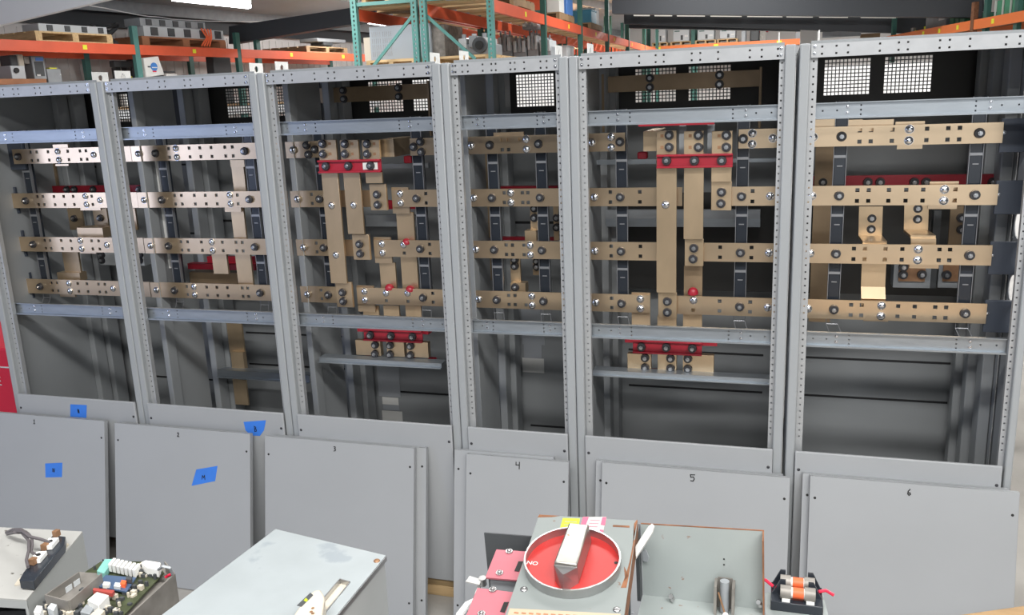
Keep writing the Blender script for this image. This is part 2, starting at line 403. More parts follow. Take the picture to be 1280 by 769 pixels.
# cabinet behind panel 6
q = dict(off=980, sc=.4418)
busbar(5, 0, va=0, vb=620, xa=L_(5), pairs=(215,247,307,405,465,498), domes=(355,), stand=(163,553), cdomes=(83,), **q)
busbar(5, 1, va=0, vb=605, xa=L_(5), pairs=(208,240,297,346,394,485), domes=(454,), stand=(156,540), cdomes=(79,), **q)
busbar(5, 2, va=0, vb=588, xa=L_(5), pairs=(198,229,287,335,440,470), domes=(380,), stand=(147,525), cdomes=(74,), **q)
busbar(5, 3, va=0, vb=573, xa=L_(5), pairs=(190,220,323,370,428,459), domes=(276,), stand=(141,512), cdomes=(68,), **q)
# cabinet behind panel 5 (bars broken round the vertical drops)
q = dict(off=700, sc=.3382)
busbar(4, 0, va=0, vb=240, xa=L_(4), domes=(189,), cdomes=(118,), stand=(222,), **q)
busbar(4, 0, va=660, vb=0, xb=R_(4), domes=(711,), cdomes=(787,), stand=(677,), **q)
busbar(4, 1, va=0, vb=452, xa=L_(4), pairs=(186,295), cdomes=(127,), stand=(223,), **q)
busbar(4, 1, va=600, vb=0, xb=R_(4), pairs=(712,), cdomes=(777,), stand=(671,), **q)
busbar(4, 2, va=0, vb=400, xa=L_(4), pairs=(189,297), cdomes=(129,), stand=(226,), **q)
busbar(4, 2, va=500, vb=0, xb=R_(4), pairs=(592,708), cdomes=(772,), stand=(667,), **q)
busbar(4, 3, va=0, vb=333, xa=L_(4), pairs=(191,), domes=(297,), cdomes=(132,), stand=(228,), **q)
busbar(4, 3, va=400, vb=0, xb=R_(4), pairs=(590,703), lower=(492,), cdomes=(768,), stand=(664,), **q)
# narrow cabinet behind panel 4
q = dict(off=550, sc=.312)
busbar(3, 0, va=0, vb=0, xa=L_(3), xb=R_(3), pairs=(248,273), upper=(320,), domes=(345,), cdomes=(125,), stand=(200,395), **q)
busbar(3, 1, va=0, vb=0, xa=L_(3), xb=R_(3), pairs=(257,330,352), domes=(283,), cdomes=(135,), stand=(209,402), **q)
busbar(3, 2, va=0, vb=0, xa=L_(3), xb=R_(3), pairs=(265,290,336), domes=(361,), cdomes=(144,), stand=(218,409), **q)
busbar(3, 3, va=0, vb=0, xa=L_(3), xb=R_(3), pairs=(275,300), lower=(345,), domes=(368,), cdomes=(155,), stand=(228,415), **q)
# cabinet behind panel 3
q = dict(off=320, sc=.3121)
busbar(2, 0, va=0, vb=300, xa=L_(2), joints=(122,), cdomes=(150,), pairs=(272,), cd=((206,.02),(237,0),(210,-.022)), **q)
busbar(2, 0, va=617, vb=0, xb=R_(2), cd=((632,0),(661,.022),(662,-.022)), **q)
busbar(2, 1, va=0, vb=470, xa=L_(2), joints=(142,), cdomes=(168,), pairs=(222,), stand=(256,), **q)
busbar(2, 1, va=545, vb=0, xb=R_(2), pairs=(680,), domes=(577,), stand=(644,), **q)
busbar(2, 2, va=0, vb=400, xa=L_(2), joints=(165,), cdomes=(192,), pairs=(241,), stand=(273,), **q)
busbar(2, 2, va=473, vb=0, xb=R_(2), pairs=(695,), lower=(594,), domes=(504,), stand=(659,), **q)
busbar(2, 3, va=0, vb=330, xa=L_(2), joints=(182,), cdomes=(208,), pairs=(260,), stand=(291,), **q)
busbar(2, 3, va=405, vb=0, xb=R_(2), pairs=(708,), lower=(522,609), domes=(434,), stand=(670,), **q)
# cabinet behind panel 2
q = dict(off=0, sc=.3122)
busbar(1, 0, va=0, vb=0, xa=L_(1), xb=R_(1), joints=(530,), cdomes=(557,), pairs=(675,757,800,845,900,930), domes=(704,), stand=(625,980), **q)
busbar(1, 1, va=0, vb=0, xa=L_(1), xb=R_(1), joints=(555,), cdomes=(580,), pairs=(699,726,778,822,866,950), domes=(920,), stand=(650,1000), **q)
busbar(1, 2, va=0, vb=0, xa=L_(1), xb=R_(1), joints=(582,), cdomes=(606,), pairs=(724,751,806,890,945,970), domes=(848,), stand=(677,1022), **q)
busbar(1, 3, va=0, vb=0, xa=L_(1), xb=R_(1), joints=(607,), cdomes=(630,), pairs=(747,827,868,910,970,992), domes=(776,), stand=(701,1043), **q)
# leftmost cabinet
xl = XB[0]+.055
busbar(0, 0, va=0, vb=0, xa=xl, xb=R_(0), pairs=(122,147,192,271,320,344), domes=(231,), stand=(75,), cdomes=(375,), **q)
busbar(0, 1, va=10, vb=0, xb=R_(0), pairs=(149,172,216,255,293,367), domes=(342,), stand=(105,), cdomes=(401,), **q)
busbar(0, 2, va=48, vb=0, xb=R_(0), pairs=(178,200,245,283,367,395), domes=(322,), stand=(135,), cdomes=(428,), **q)
busbar(0, 3, va=82, vb=0, xb=R_(0), pairs=(205,228,311,348,395,420), domes=(276,), stand=(163,), cdomes=(453,), **q)

# dark bus supports standing behind the bars, with bright clips and a bent foot
SUP = {5: ((980,.4418),(147,525)), 4: ((700,.3382),(226,667)), 3: ((550,.312),(218,409)), 2: ((320,.3121),(273,659)), 1: ((0,.3122),(677,1022)), 0: ((0,.3122),(135,))}
for ci, ((off, sc), vs) in SUP.items():
    for v in vs:
        x = xs_of(v, off, sc, 1.615)
        mb = MB().box(x-.021, x+.021, .232, .262, 1.345, 2.19)
        s = mb.build('bus_support', m_dark, CAB[ci], .002)
        mb = MB()
        for d in (-.0235, .0215): mb.box(x+d, x+d+.002, .228, .245, 1.345, 2.19)
        for z in (1.985, 1.76, 1.533):
            mb.box(x-.021, x+.021, .2285, .2315, z-.005, z+.005).box(x-.010, x+.010, .2285, .2315, z-.038, z-.034)
        for d in (-.0225, .0215): mb.tube([(x+d, .230, 1.350), (x+d, .228, 1.325), (x+d+.014, .19, 1.292)], .0016, 5)
        mb.tube([(x-.0225, .2285, 1.326), (x+.0215, .2285, 1.326)], .0016, 5)
        mb.build('support_clip', m_clip, s)
        mb = MB()
        for z0, z1 in ZBAR: mb.cyl((x, .2325, (z0+z1)/2), (x, .2068, (z0+z1)/2), .015, n=12)
        mb.build('spacer', m_black, s)

# boots over the bar ends
for k, (z0, z1) in enumerate(ZBAR):
    e = xat(980+.4418*(620, 605, 588, 573)[k], YB, (z0+z1)/2)
    MB().box(e-.006, e+.085, .208, .222, z0-.035, z1+.012).build('end_boot', m_boot, CAB[5], .002)
    inst('screw', ME_SCREW, CAB[5], (e+.004, .208, (z0+z1)/2))
    e = xl if k == 0 else xat(.3122*(0, 10, 48, 82)[k], YB, (z0+z1)/2)
    MB().box(XB[0]+.012, e+.05, .216, .232, z0-.03, z1+.03).build('end_boot', m_boot, CAB[0], .002)

def slab(name, m, ci, x0, y0, x1, y1, y, th, off=None, bevel=.0, bolts=(), holes=(), parent=None, label=None):
    """upright plate in a cabinet, its front at depth y, edges measured at its centre lines; bolts on its face"""
    if off: x0, x1 = off[0]+off[2]*x0, off[0]+off[2]*x1; y0, y1 = off[1]+off[2]*y0, off[1]+off[2]*y1
    xm, ym = (x0+x1)/2, (y0+y1)/2
    A, B = aty(x0, ym, y).x, aty(x1, ym, y).x; z1, z0 = aty(xm, y0, y).z, aty(xm, y1, y).z
    o = MB().box(A, B, y, y+th, z0, z1).build(name, m, parent or CAB[ci], bevel, label)
    for (u, v) in bolts:
        if off: u, v = off[0]+off[2]*u, off[1]+off[2]*v
        p = aty(u, v, y); inst('hex_bolt', ME_HEX, o, (p.x, y, p.z))
    for (u, v) in holes:
        if off: u, v = off[0]+off[2]*u, off[1]+off[2]*v
        p = aty(u, v, y); MB().box(p.x-.006, p.x+.006, y-.0012, y-.0002, p.z-.006, p.z+.006).build('bolt_hole', m_copper, o)
    return o
def dome_at(px, py, y, parent):
    p = aty(px, py, y); inst('carriage_bolt', ME_DOME, parent, (p.x, y, p.z))
def red_bracket(ci, x0, y0, x1, y1, y, off, bolts, label_px=None, d=.03):
    x0, x1 = off[0]+off[2]*x0, off[0]+off[2]*x1; y0, y1 = off[1]+off[2]*y0, off[1]+off[2]*y1
    ym = (y0+y1)/2; A, B = aty(x0, ym, y).x, aty(x1, ym, y).x; z1, z0 = aty((x0+x1)/2, y0, y).z, aty((x0+x1)/2, y1, y).z
    mb = MB().box(A, B, y+.012, y+.018, z0, z1).box(A, B, y, y+.012, z1-.008, z1).box(A, B, y, y+.012, z0, z0+.008)
    o = mb.build('insulating_bracket', m_red, CAB[ci], .0015)
    if label_px:
        u0, v0, u1, v1 = [off[k % 2]+off[2]*t for k, t in enumerate(label_px)]
        p, r = aty(u0, v0, y+.011), aty(u1, v1, y+.011); MB().box(p.x, r.x, y+.0105, y+.0118, r.z, p.z).build('sticker', m_white, o)
    for (u, v) in bolts:
        p = aty(off[0]+off[2]*u, off[1]+off[2]*v, y+.010); inst('hex_bolt', ME_HEX, o, (p.x, y+.0105, p.z))
    return o
# --- panel 5 cabinet: three drops under a red bracket
O5 = (700, 140, .3382)
g = CAB[4]
for (x0, x1, yb) in ((357,430,668),(458,530,470),(560,634,258)):
    slab('vertical_bus', m_busv, 4, x0, 150, x1, yb, .150, .013, O5)
slab('terminal_plate', m_busv, 4, 357, 70, 430, 157, .135, .014, O5, .001, ((404,86),(404,130)), ((377,88),(377,131)))
slab('terminal_plate', m_busv, 4, 458, 70, 530, 157, .135, .014, O5, .001, ((512,86),(512,130)), ((481,88),(481,131)))
slab('terminal_plate', m_busv, 4, 561, 70, 637, 157, .135, .014, O5, .001, ((615,86),(615,130)), ((588,88),(588,131)))
slab('terminal_plate', m_busv, 4, 559, 258, 634, 364, .172, .016, O5, .001, ((597,296),(595,338)))
slab('terminal_plate', m_busv, 4, 461, 470, 530, 570, .172, .016, O5, .001, ((495,503),(492,543)))
slab('terminal_plate', m_busv, 4, 363, 668, 431, 762, .172, .016, O5, .001, ((397,700),(397,740)))
red_bracket(4, 356, 156, 638, 207, .118, O5, ((394,180),(497,180),(598,180)))
vb = slab('vertical_bus', m_busd, 4, 458, 570, 526, 690, .235, .013, O5)
slab('return_bus', m_busv, 4, 308, 72, 357, 145, .17, .30, O5)
dome_at(832, 256, .150, g); dome_at(867, 375.5, YB, g)
p = aty(866, 366, .19); MB().dome((p.x, .20, p.z-.004), (0,-.3,1), .022, .026).build('insulator_knob', m_red, g)
slab('backing_plate', m_bus, 4, 265, 668, 333, 790, .2145, .01, O5)
slab('riser', m_busv, 4, 455, 700, 525, 800, .235, .012, O5); slab('riser', m_busv, 4, 360, 755, 430, 800, .215, .012, O5)
for x in (440, 545): slab('insulator_bar', m_gear, 4, x, 48, x+25, 160, .30, .03, O5)
slab('red_spacer', m_red, 4, 285, 148, 322, 175, .25, .04, O5, .006)
slab('red_strip', m_red, 4, 290, 42, 570, 50, .25, .03, O5)
# rear shelf rails seen between the bars
slab('rear_rail', m_galv, 4, 105, 176, 355, 194, .42, .02, O5); slab('rear_rail', m_galv, 4, 630, 172, 805, 186, .42, .02, O5)
slab('rear_rail', m_gear, 4, 168, 362, 740, 395, .55, .03, O5); slab('rear_rail', m_galv, 4, 168, 395, 740, 425, .55, .05, O5)
# lower terminal group of panel 5 cabinet, its red rail and thin shelf rail
P5 = (720, 380, 290/929)
red_bracket(4, 226, 150, 503, 204, .20, P5, ((262,172),(362,174),(466,178)))
slab('red_strip', m_red, 4, 196, 146, 565, 162, .24, .05, P5)
for x0, x1, bx in ((206,300,277),(327,402,379),(428,552,448)):
    slab('terminal_block', m_busv, 4, x0, 196+x0*.02, x1, 258+x0*.035, .215, .03, P5, .001, ((bx,210+bx*.02),(bx,246+bx*.03)))
for x in (232, 313, 530): slab('red_spacer', m_red, 4, x-18, 255+x*.03, x+18, 282+x*.02, .26, .03, P5, .006)
def rail(ci, px0, py0, px1, py1, y, h, nm='shelf_rail', m=m_galv):
    A, B = aty(px0, py0, y), aty(px1, py1, y); z = (A.z+B.z)/2
    return MB().box(A.x, B.x, y, y+.003, z-h/2, z+h/2).box(A.x, B.x, y-.015, y-.0002, z-h/2, z-h/2+.004).box(A.x, B.x, y+.0032, y+.06, z+h/2-.004, z+h/2).build(nm, m, CAB[ci])
rail(4, 741, 466, 963, 477, .16, .022); rail(2, 399, 448, 552, 459, .16, .022); rail(1, 272, 465, 387, 476, .52, .04)
# --- panel 3 cabinet: slanting drops
O3 = (320, 160, .3121); g = CAB[2]
def lean_bar(ci, x0, y0, x1, y1, w, y, th, off, m=m_busv, nm='vertical_bus'):
    X0, X2 = off[0]+off[2]*x0, off[0]+off[2]*x1; Y0, Y2 = off[1]+off[2]*y0, off[1]+off[2]*y1
    p, q_ = aty(X0, Y0, y), aty(X2, Y2, y); wp = aty(X0+off[2]*w, Y0, y).x-p.x; xm = (p.x+q_.x)/2
    return MB().box(xm, xm+wp, y, y+th, q_.z, p.z).build(nm, m, CAB[ci], .001)
lean_bar(2, 263, 178, 298, 622, 66, .150, .013, O3); lean_bar(2, 350, 178, 367, 425, 66, .150, .013, O3); lean_bar(2, 437, 178, 441, 222, 66, .150, .013, O3)
for (x0, x1, b, h) in ((251,322,(268,270),(295,297)),(338,411,(357,358),(384,386)),(426,495,(446,447),(473,475))):
    slab('terminal_plate', m_busv, 2, x0, 48, x1, 130, .135, .014, O3, .001, ((b[0],64),(b[1],104)), ((h[0],63),(h[1],104)))
slab('terminal_plate', m_busv, 2, 457, 225, 522, 330, .172, .016, O3, .001, ((486,266),(489,307)))
slab('terminal_plate', m_busv, 2, 388, 427, 454, 528, .172, .016, O3, .001, ((416,465),(419,503)))
slab('terminal_plate', m_busv, 2, 321, 618, 385, 718, .172, .016, O3, .001, ((348,658),(351,693)))
red_bracket(2, 246, 128, 497, 180, .118, O3, ((281,153),(371,152),(460,151)), (427,139,488,166))
slab('return_bus', m_busv, 2, 495, 45, 552, 116, .17, .26, O3)
dome_at(414.5, 257, .150, g); dome_at(442, 256.5, .150, g); dome_at(420, 319, .150, g)
for k, (x, y0, y1) in enumerate(((545, 238, 343), (474, 438, 541), (406, 632, 736))): slab('backing_plate', m_bus, 2, x, y0, x+68, y1, .2145, .01, O3)
slab('riser', m_busv, 2, 565, 338, 633, 450, .235, .012, O3); slab('riser', m_busv, 2, 583, 515, 647, 645, .235, .012, O3)
slab('riser', m_busv, 2, 498, 540, 560, 645, .235, .012, O3)
for x in (430, 512, 600): slab('riser', m_busv, 2, x, 712, x+62, 775, .235, .012, O3)
for u, v in ((507,303),(485.5,360),(511.5,362)):
    p = aty(u, v, .2); MB().dome((p.x, .212, p.z-.005), (0,-.3,1), .022, .022).build('insulator_knob', m_red, g)
for u, v in ((504.5,306),(482.5,366.5),(509.5,366.5)): dome_at(u, v, YB, g)
slab('red_spacer', m_red, 2, 590, 112, 622, 142, .25, .04, O3, .006)
slab('rear_rail', m_galv, 2, 168, 153, 250, 166, .42, .02, O3); slab('rear_rail', m_galv, 2, 500, 143, 690, 162, .42, .02, O3)
slab('rear_rail', m_gear, 2, 440, 350, 640, 395, .55, .05, O3)
slab('red_strip', m_red, 2, 525, 290, 640, 325, .45, .02, O3)
P3 = (360, 370, 240/802)
red_bracket(2, 312, 143, 557, 193, .20, P3, ((345,163),(431,166),(521,170)))
slab('red_strip', m_red, 2, 290, 143, 585, 155, .24, .05, P3)
for x0, x1, bx in ((283,386,365),(413,485,428),(496,585,513)):
    slab('terminal_block', m_busv, 2, x0, 178+x0*.03, x1, 237+x0*.04, .215, .03, P3, .001, ((bx,193+bx*.03),(bx,226+bx*.04)))
for x in (330, 510, 598): slab('red_spacer', m_red, 2, x-16, 243+x*.03, x+16, 268+x*.03, .26, .03, P3, .006)
slab('document_pouch', m_pouch, 2, 472, 448, 499, 496, .781, .002); slab('paper_label', m_white, 2, 478, 497, 498, 506, .781, .002); slab('document_pouch', m_pouch, 2, 479, 506, 499, 513, .781, .002); slab('paper_label', m_white, 2, 478, 514, 503, 528, .781, .002)
# upper rear bus of the panel 3 and panel 5 cabinets, in front of the vents
def upper_bus(ci, px0, px1, pyt, pyb, y):
    xm = (px0+px1)/2; A, B = aty(px0, (pyt[0]+pyb[0])/2, y).x, aty(px1, (pyt[1]+pyb[1])/2, y).x
    zt = (aty(px0, pyt[0], y).z+aty(px1, pyt[1], y).z)/2; zb = (aty(px0, pyb[0], y).z+aty(px1, pyb[1], y).z)/2
    o = MB().box(A, B, y, y+.012, zb, zt).build('rear_bus', m_busd, CAB[ci])
    for x in (A, B): MB().box(x-.005, x+.005, y-.05, y+.03, zb-.17, zt+.01).build('rear_bus_leg', m_busd, o)
    for x in (A+.20, B-.17):
        for z in (zb+.015, zt-.015): inst('hex_bolt', ME_HEX, o, (x, y, z))
upper_bus(4, 756, 951, (94, 89), (115, 109), .60); upper_bus(2, 384, 540, (111, 104), (130, 123), .60)
# --- narrow cabinet: red strips, risers
O4 = (550, 160, .312); g = 3
slab('red_strip', m_red, 3, 130, 234, 470, 244, .50, .03, O4); slab('red_strip', m_red, 3, 130, 438, 470, 450, .50, .03, O4)
slab('riser', m_busd, 3, 176, 100, 196, 440, .45, .012, O4)
slab('riser', m_busv, 3, 362, 310, 392, 415, .30, .012, O4, 0, ((379,322),(379,360)))
slab('riser', m_busv, 3, 340, 412, 386, 452, .26, .05, O4)
slab('riser', m_busv, 3, 283, 520, 322, 625, .30, .012, O4, 0, ((300,527),(300,553))); slab('riser', m_busv, 3, 283, 622, 342, 660, .26, .05, O4, 0, ((302,638),))
slab('riser', m_busd, 3, 185, 522, 205, 610, .45, .012, O4)
slab('riser', m_busv, 3, 455, 315, 475, 450, .45, .012, O4, 0, ((468,360),(468,398)))
slab('riser', m_busv, 3, 372, 522, 396, 590, .45, .012, O4, 0, ((388,533),(388,556)))
slab('backing_plate', m_bus, 3, 215, 17, 335, 60, .2145, .01, O4)
slab('document_pouch', m_pouch, 3, 652, 386, 680, 431, .781, .002); slab('paper_label', m_pouch, 3, 655, 431, 677, 448, .781, .002); slab('paper_label', m_white, 3, 653, 448, 680, 466, .781, .002)
slab('rear_slot', m_hole, 3, 253, 374, 460, 384, .7835, .001, O4)
# --- rightmost cabinet: red rail, stepped risers, breaker terminals
O6 = (980, 120, .4418)
rb = slab('red_rail', m_red, 5, 75, 224, 606, 252, .47, .02, O6)
for u in (110, 237, 272, 368, 402, 590):
    p = aty(980+.4418*u, 120+.4418*(244), .47); inst('hex_bolt', ME_HEX, rb, (p.x, .47, p.z))
def stepped(ci, pts, w, yf, off):
    """bent strap: pts = (v_x_left, v_y, y) down the strap, w its width in metres"""
    P = [aty(off[0]+off[2]*a, off[1]+off[2]*b, y) for a, b, y in pts]
    mb = MB()
    for p, q_ in zip(P, P[1:]):
        n = (q_-p).cross(X1).normalized()*.010
        mb.prism([p, p+X1*w, q_+X1*w, q_], n)
    return mb.build('riser', m_busv, CAB[ci], .0)
r = stepped(5, ((212,312,.40),(210,400,.40),(222,418,.262),(217,540,.262),(218,576,.232),(218,600,.232)), .088, 0, O6)
for u, v in ((248,346),(246,376)):
    p = aty(980+.4418*u, 120+.4418*v, .40); inst('hex_bolt', ME_HEX, r, (p.x, .40, p.z))
r = stepped(5, ((340,305,.40),(338,385,.40),(358,402,.262),(358,418,.262),(356,430,.262)), .088, 0, O6)
for u, v in ((378,318),(377,348)):
    p = aty(980+.4418*u, 120+.4418*v, .40); inst('hex_bolt', ME_HEX, r, (p.x, .40, p.z))
slab('riser', m_busd, 5, 468, 312, 508, 420, .45, .012, O6, 0, ((502,345),(502,378)))
slab('rear_bus', m_busd, 5, 80, 130, 142, 640, .46, .012, O6)
slab('breaker_terminal', m_gear, 5, 310, 475, 415, 543, .46, .10, O6); slab('riser', m_copper, 5, 325, 478, 400, 525, .45, .009, O6, 0, ((338,484),(337,506),(390,505)))
slab('breaker_terminal', m_gear, 5, 437, 475, 500, 543, .46, .10, O6); slab('riser', m_copper, 5, 450, 478, 495, 525, .45, .009, O6, 0, ((460,506),))
slab('insulator_bar', m_geard, 5, 417, 325, 438, 545, .47, .05, O6)
for (x0, y0, x1, y1) in ((88,66,148,100),(176,67,222,100),(222,67,310,100),(315,72,398,100),(320,130,392,150),(410,242,492,320),(355,470,438,488),(225,620,295,638)):
    slab('backing_plate', m_bus, 5, x0, y0, x1, y1, .236, .01, O6)
# --- leftmost cabinet and its neighbour
O1 = (0, 160, .3122)
rb = slab('red_rail', m_red, 0, 140, 231, 575, 258, .47, .02, O1)
for u in (168, 197, 270, 300, 375, 510, 560):
    p = aty(.3122*u, 160+.3122*246, .47); inst('hex_bolt', ME_HEX, rb, (p.x, .47, p.z))
slab('rear_bus', m_busd, 0, 155, 140, 225, 232, .50, .012, O1); slab('rear_bus', m_busd, 0, 180, 320, 240, 440, .50, .012, O1); slab('rear_bus', m_busd, 0, 195, 495, 250, 605, .50, .012, O1)
slab('riser', m_busv, 0, 275, 322, 330, 408, .42, .012, O1, 0, ((299,362),)); slab('riser', m_busv, 0, 375, 322, 430, 398, .42, .012, O1, 0, ((404,360),))
slab('riser', m_busv, 0, 505, 322, 545, 408, .42, .012, O1, 0, ((516,362),))
slab('riser', m_busv, 0, 310, 400, 412, 440, .27, .09, O1); slab('riser', m_busv, 0, 255, 495, 318, 590, .28, .012, O1); slab('riser', m_busv, 0, 230, 580, 320, 612, .26, .05, O1)
bt = slab('breaker_terminal', m_lgrey, 0, 398, 497, 575, 550, .52, .10, O1, 0, ((410,508),(410,530),(562,508),(562,530)))
for (x0, y0, x1, y1) in ((212,66,272,90),(222,145,274,152),(322,318,402,330),(320,495,385,503),(240,660,300,676)): slab('backing_plate', m_bus, 0, x0, y0, x1, y1, .2145, .01, O1)
slab('partition_strip', m_plug, 1, 612, 132, 634, 256, .30, .01, O1); slab('partition_strip', m_plug, 1, 640, 318, 662, 440, .30, .01, O1); slab('partition_strip', m_plug, 1, 655, 500, 680, 562, .30, .01, O1)
slab('riser', m_busv, 1, 922, 128, 978, 156, .26, .05, O1); slab('riser', m_busv, 1, 932, 156, 980, 258, .30, .012, O1)
slab('riser', m_busv, 1, 930, 320, 980, 445, .235, .012, O1); slab('backing_plate', m_bus, 1, 900, 316, 965, 336, .2145, .01, O1)
slab('riser', m_busv, 1, 852, 506, 910, 584, .235, .012, O1); slab('riser', m_busv, 1, 948, 506, 1008, 632, .235, .012, O1)
slab('red_strip', m_red, 1, 752, 545, 1020, 568, .38, .04, O1); slab('red_strip', m_red, 1, 830, 516, 1010, 545, .42, .03, O1)
slab('breaker_terminal', m_busd, 1, 760, 580, 950, 622, .40, .10, O1)
for x0, y0, x1, y1 in ((352,151,385,160),(720,143,755,150),(862,367,930,376),(752,418,790,426)): slab('rear_slot', m_hole, 1 if x0 > 500 else 0, x0, y0, x1, y1, .7835, .001, O1)
# rear strap hanging below, in the cabinet behind panel 2
O2 = (160, 360, 240/710)
slab('rear_bus', m_busv, 1, 370, 130, 425, 240, .60, .012, O2); slab('rear_bus', m_busv, 1, 382, 238, 428, 300, .57, .03, O2); slab('rear_bus', m_busv, 1, 392, 340, 440, 432, .60, .012, O2)
MB().box(-2.80, -2.745, .66, .70, 1.30, .30).build('rear_bus', m_busd, CAB[1]) if False else None
# tape on the lower covers
def tape_on(parent, pts, y, th=.0006, strokes=None, sc=.001):
    P = [aty(px, py, y) for px, py in pts]; t = MB().prism(P, (0, -th, 0)).build('tape_label', m_blue, parent)
    if strokes:
        c = sum(P, V())/len(P); ribbon(MB(), strokes, c+V((0,-th,0)), X1*sc, Z1*sc, -Y1, .003).build('handwriting', m_ink, t)
    return t
tape_on(CAB[0], ((88,505.5),(108.5,506.5),(108,522.5),(88,521)), -.0145, strokes=[[(-3,10),(-3,-10),(4,8),(4,-10)],[(-3,10),(3,-8)]])
tape_on(CAB[1], ((304.5,527.5),(332.5,525.5),(330,538),(325,545),(314,544.5),(307,538)), -.0145, strokes=[[(-2,14),(-2,-12)],[(-2,14),(6,10),(5,4),(-2,2),(8,-2),(7,-10),(-2,-12)]])

# ------------------------------------------------------------------ loose cover panels leaning on the row
DIG = {'1': [[(-3,8),(0,10),(0,-10)],[(-4,-10),(4,-10)]], '2': [[(-4,6),(-1,10),(4,7),(3,2),(-4,-9),(1,-7),(6,-10)]], '3': [[(-4,9),(3,10),(4,5),(-1,1),(5,-2),(4,-8),(-3,-10)]],
 '4': [[(-8,14),(-8,2),(7,3)],[(7,15),(6,-14)]], '5': [[(9,13),(-8,12),(-6,2),(4,4),(8,-4),(3,-13),(-6,-12)]], '6': [[(3,12),(-3,4),(-4,-6),(0,-11),(5,-7),(3,-1),(-4,-3)]]}
def panel(x0, x1, ztop, ytop, ybot, label, digit=None, digx=None, fl=.022, tape=None):
    """sheet-steel cover with a folded rim, leaning back; front face through (ytop, ztop) and (ybot, 0)"""
    d = V((0, ytop-ybot, ztop)); h = d.length; v = d.normalized(); n = X1.cross(v).normalized(); n = n if n.y < 0 else -n
    o = V((x0, ybot, .004)); w = x1-x0
    root = thing('cover_panel', ((x0+x1)/2, ybot, 0), label, 'cover panel', 'loose cover panels leaning on the cabinets')
    mb = MB().prism([o, o+X1*w, o+X1*w+v*h, o+v*h], n*-.002)
    b = .002
    for p, q_ in ((o, o+X1*w), (o+v*h, o+X1*w+v*h), (o, o+v*h), (o+X1*w, o+X1*w+v*h)):
        e = (q_-p).normalized(); s = e.cross(n); s = s if (o+X1*w/2+v*h/2-p).dot(s) > 0 else -s
        mb.prism([p, q_, q_+s*b, p+s*b], n*-fl)
    sh = mb.build('sheet', m_cover, root, .0015)
    for a, z in ((.02, .085), (.02, h-.085), (w-.02, .085), (w-.02, h-.085)):
        c = o+X1*a+v*z; MB().cyl(c+n*.0006, c-n*.001, .0052, n=10).build('screw_hole', m_ink, root)
    if digit:
        ribbon(MB(), DIG[digit], o+X1*(digx-x0)+v*(h-.033)+n*.0003, X1*.001, v*.001, n, .0036).build('handwritten_number', m_ink, root)
    if tape:
        pts, st = tape; P = [atp(px, py, o, n) for px, py in pts]
        t = MB().prism(P, n*.0006).build('tape_label', m_blue, root)
        c = sum(P, V())/len(P); ribbon(MB(), st, c+n*.0007, X1*.001, v*.001, n, .003).build('handwriting', m_ink, t)
    return root
MM = [[(-9,-9),(-6,10),(0,-2),(6,11),(8,-9)]]; NN = [[(-6,-9),(-5,9),(4,-9),(6,9)],[(0,-8),(2,-6)]]
def px_panel(pl, pr_, pt, ytop, ybot, **k):
    """left and right columns of the top edge and its row, at depth ytop"""
    a = aty(pl, pt[0], ytop); b = aty(pr_, pt[1], ytop)
    dg = k.pop('dpx', None)
    if dg: k['digx'] = aty(dg, 560, ytop).x
    return panel(a.x, b.x, (a.z+b.z)/2, ytop, ybot, **k)
YT = -.052; YBm = -.20
px_panel(-52, 131, (511, 529), YT-.003, YBm, label='grey cover panel marked 1 with tape marked N, leaning at far left', digit='1', dpx=50,
         tape=(((56.5,579.5),(78,578.5),(77.5,596.5),(57,597)), NN))
px_panel(143, 313, (528, 545), YT-.003, YBm, label='grey cover panel marked 2 with tape marked M, beside panel marked 1', digit='2', dpx=226,
         tape=(((245.5,587),(272,582.5),(269,601.5),(247,606),(239.5,607.5)), MM))
px_panel(346, 533, (546.5, 560), -.036, YBm+.03, label='unmarked grey cover panel right behind the panel marked 3')
px_panel(331, 518, (545.5, 562), YT-.01, YBm-.005, label='grey cover panel marked 3 behind the light grey metal box', digit='3', dpx=419)
px_panel(568, 692, (564, 572), -.036, YBm+.03, label='unmarked narrow grey cover panel standing behind the panel marked 4')
px_panel(583, 711, (570, 577), YT-.01, YBm-.005, label='narrow grey cover panel marked 4 behind the red dial', digit='4', dpx=647)
px_panel(745, 979, (577.5, 594), -.036, YBm+.03, label='unmarked grey cover panel right behind the panel marked 5')
px_panel(752.5, 988, (580.5, 597), YT-.01, YBm-.005, label='grey cover panel marked 5 behind the open rusty enclosure', digit='5', dpx=866)
px_panel(1003, 1262, (595, 611), -.036, YBm+.03, label='unmarked grey cover panel right behind the panel marked 6')
px_panel(1012.5, 1275, (598, 615), YT-.01, YBm-.005, label='grey cover panel marked 6 leaning at far right', digit='6', dpx=1140)

# timber blocks carrying the row
for i in range(6):
    a, b = XB[i], XB[i+1]
    nm = ['leftmost open cabinet', 'cabinet behind panel marked 2', 'cabinet behind panel marked 3', 'narrow cabinet behind panel marked 4', 'cabinet behind panel marked 5', 'rightmost open cabinet']
    x = b-.16 if i < 5 else b-.25
    mb = MB().box(x-.13, x+.09, .03, .75, 0, .054).box(x-.13, x+.09, .03, .75, .056, ZB0)
    tag(mb.build('timber_block', m_wood, None, .003), 'pale pine timber block under right end of '+nm[i], 'timber block', 'timber blocks under the cabinets')
    if i: continue
    MBx = MB().box(a+.05, a+.20, .03, .75, 0, ZB0)
    tag(MBx.build('timber_block', m_wood, None, .003), 'pale pine timber block under left end of '+nm[i], 'timber block', 'timber blocks under the cabinets')

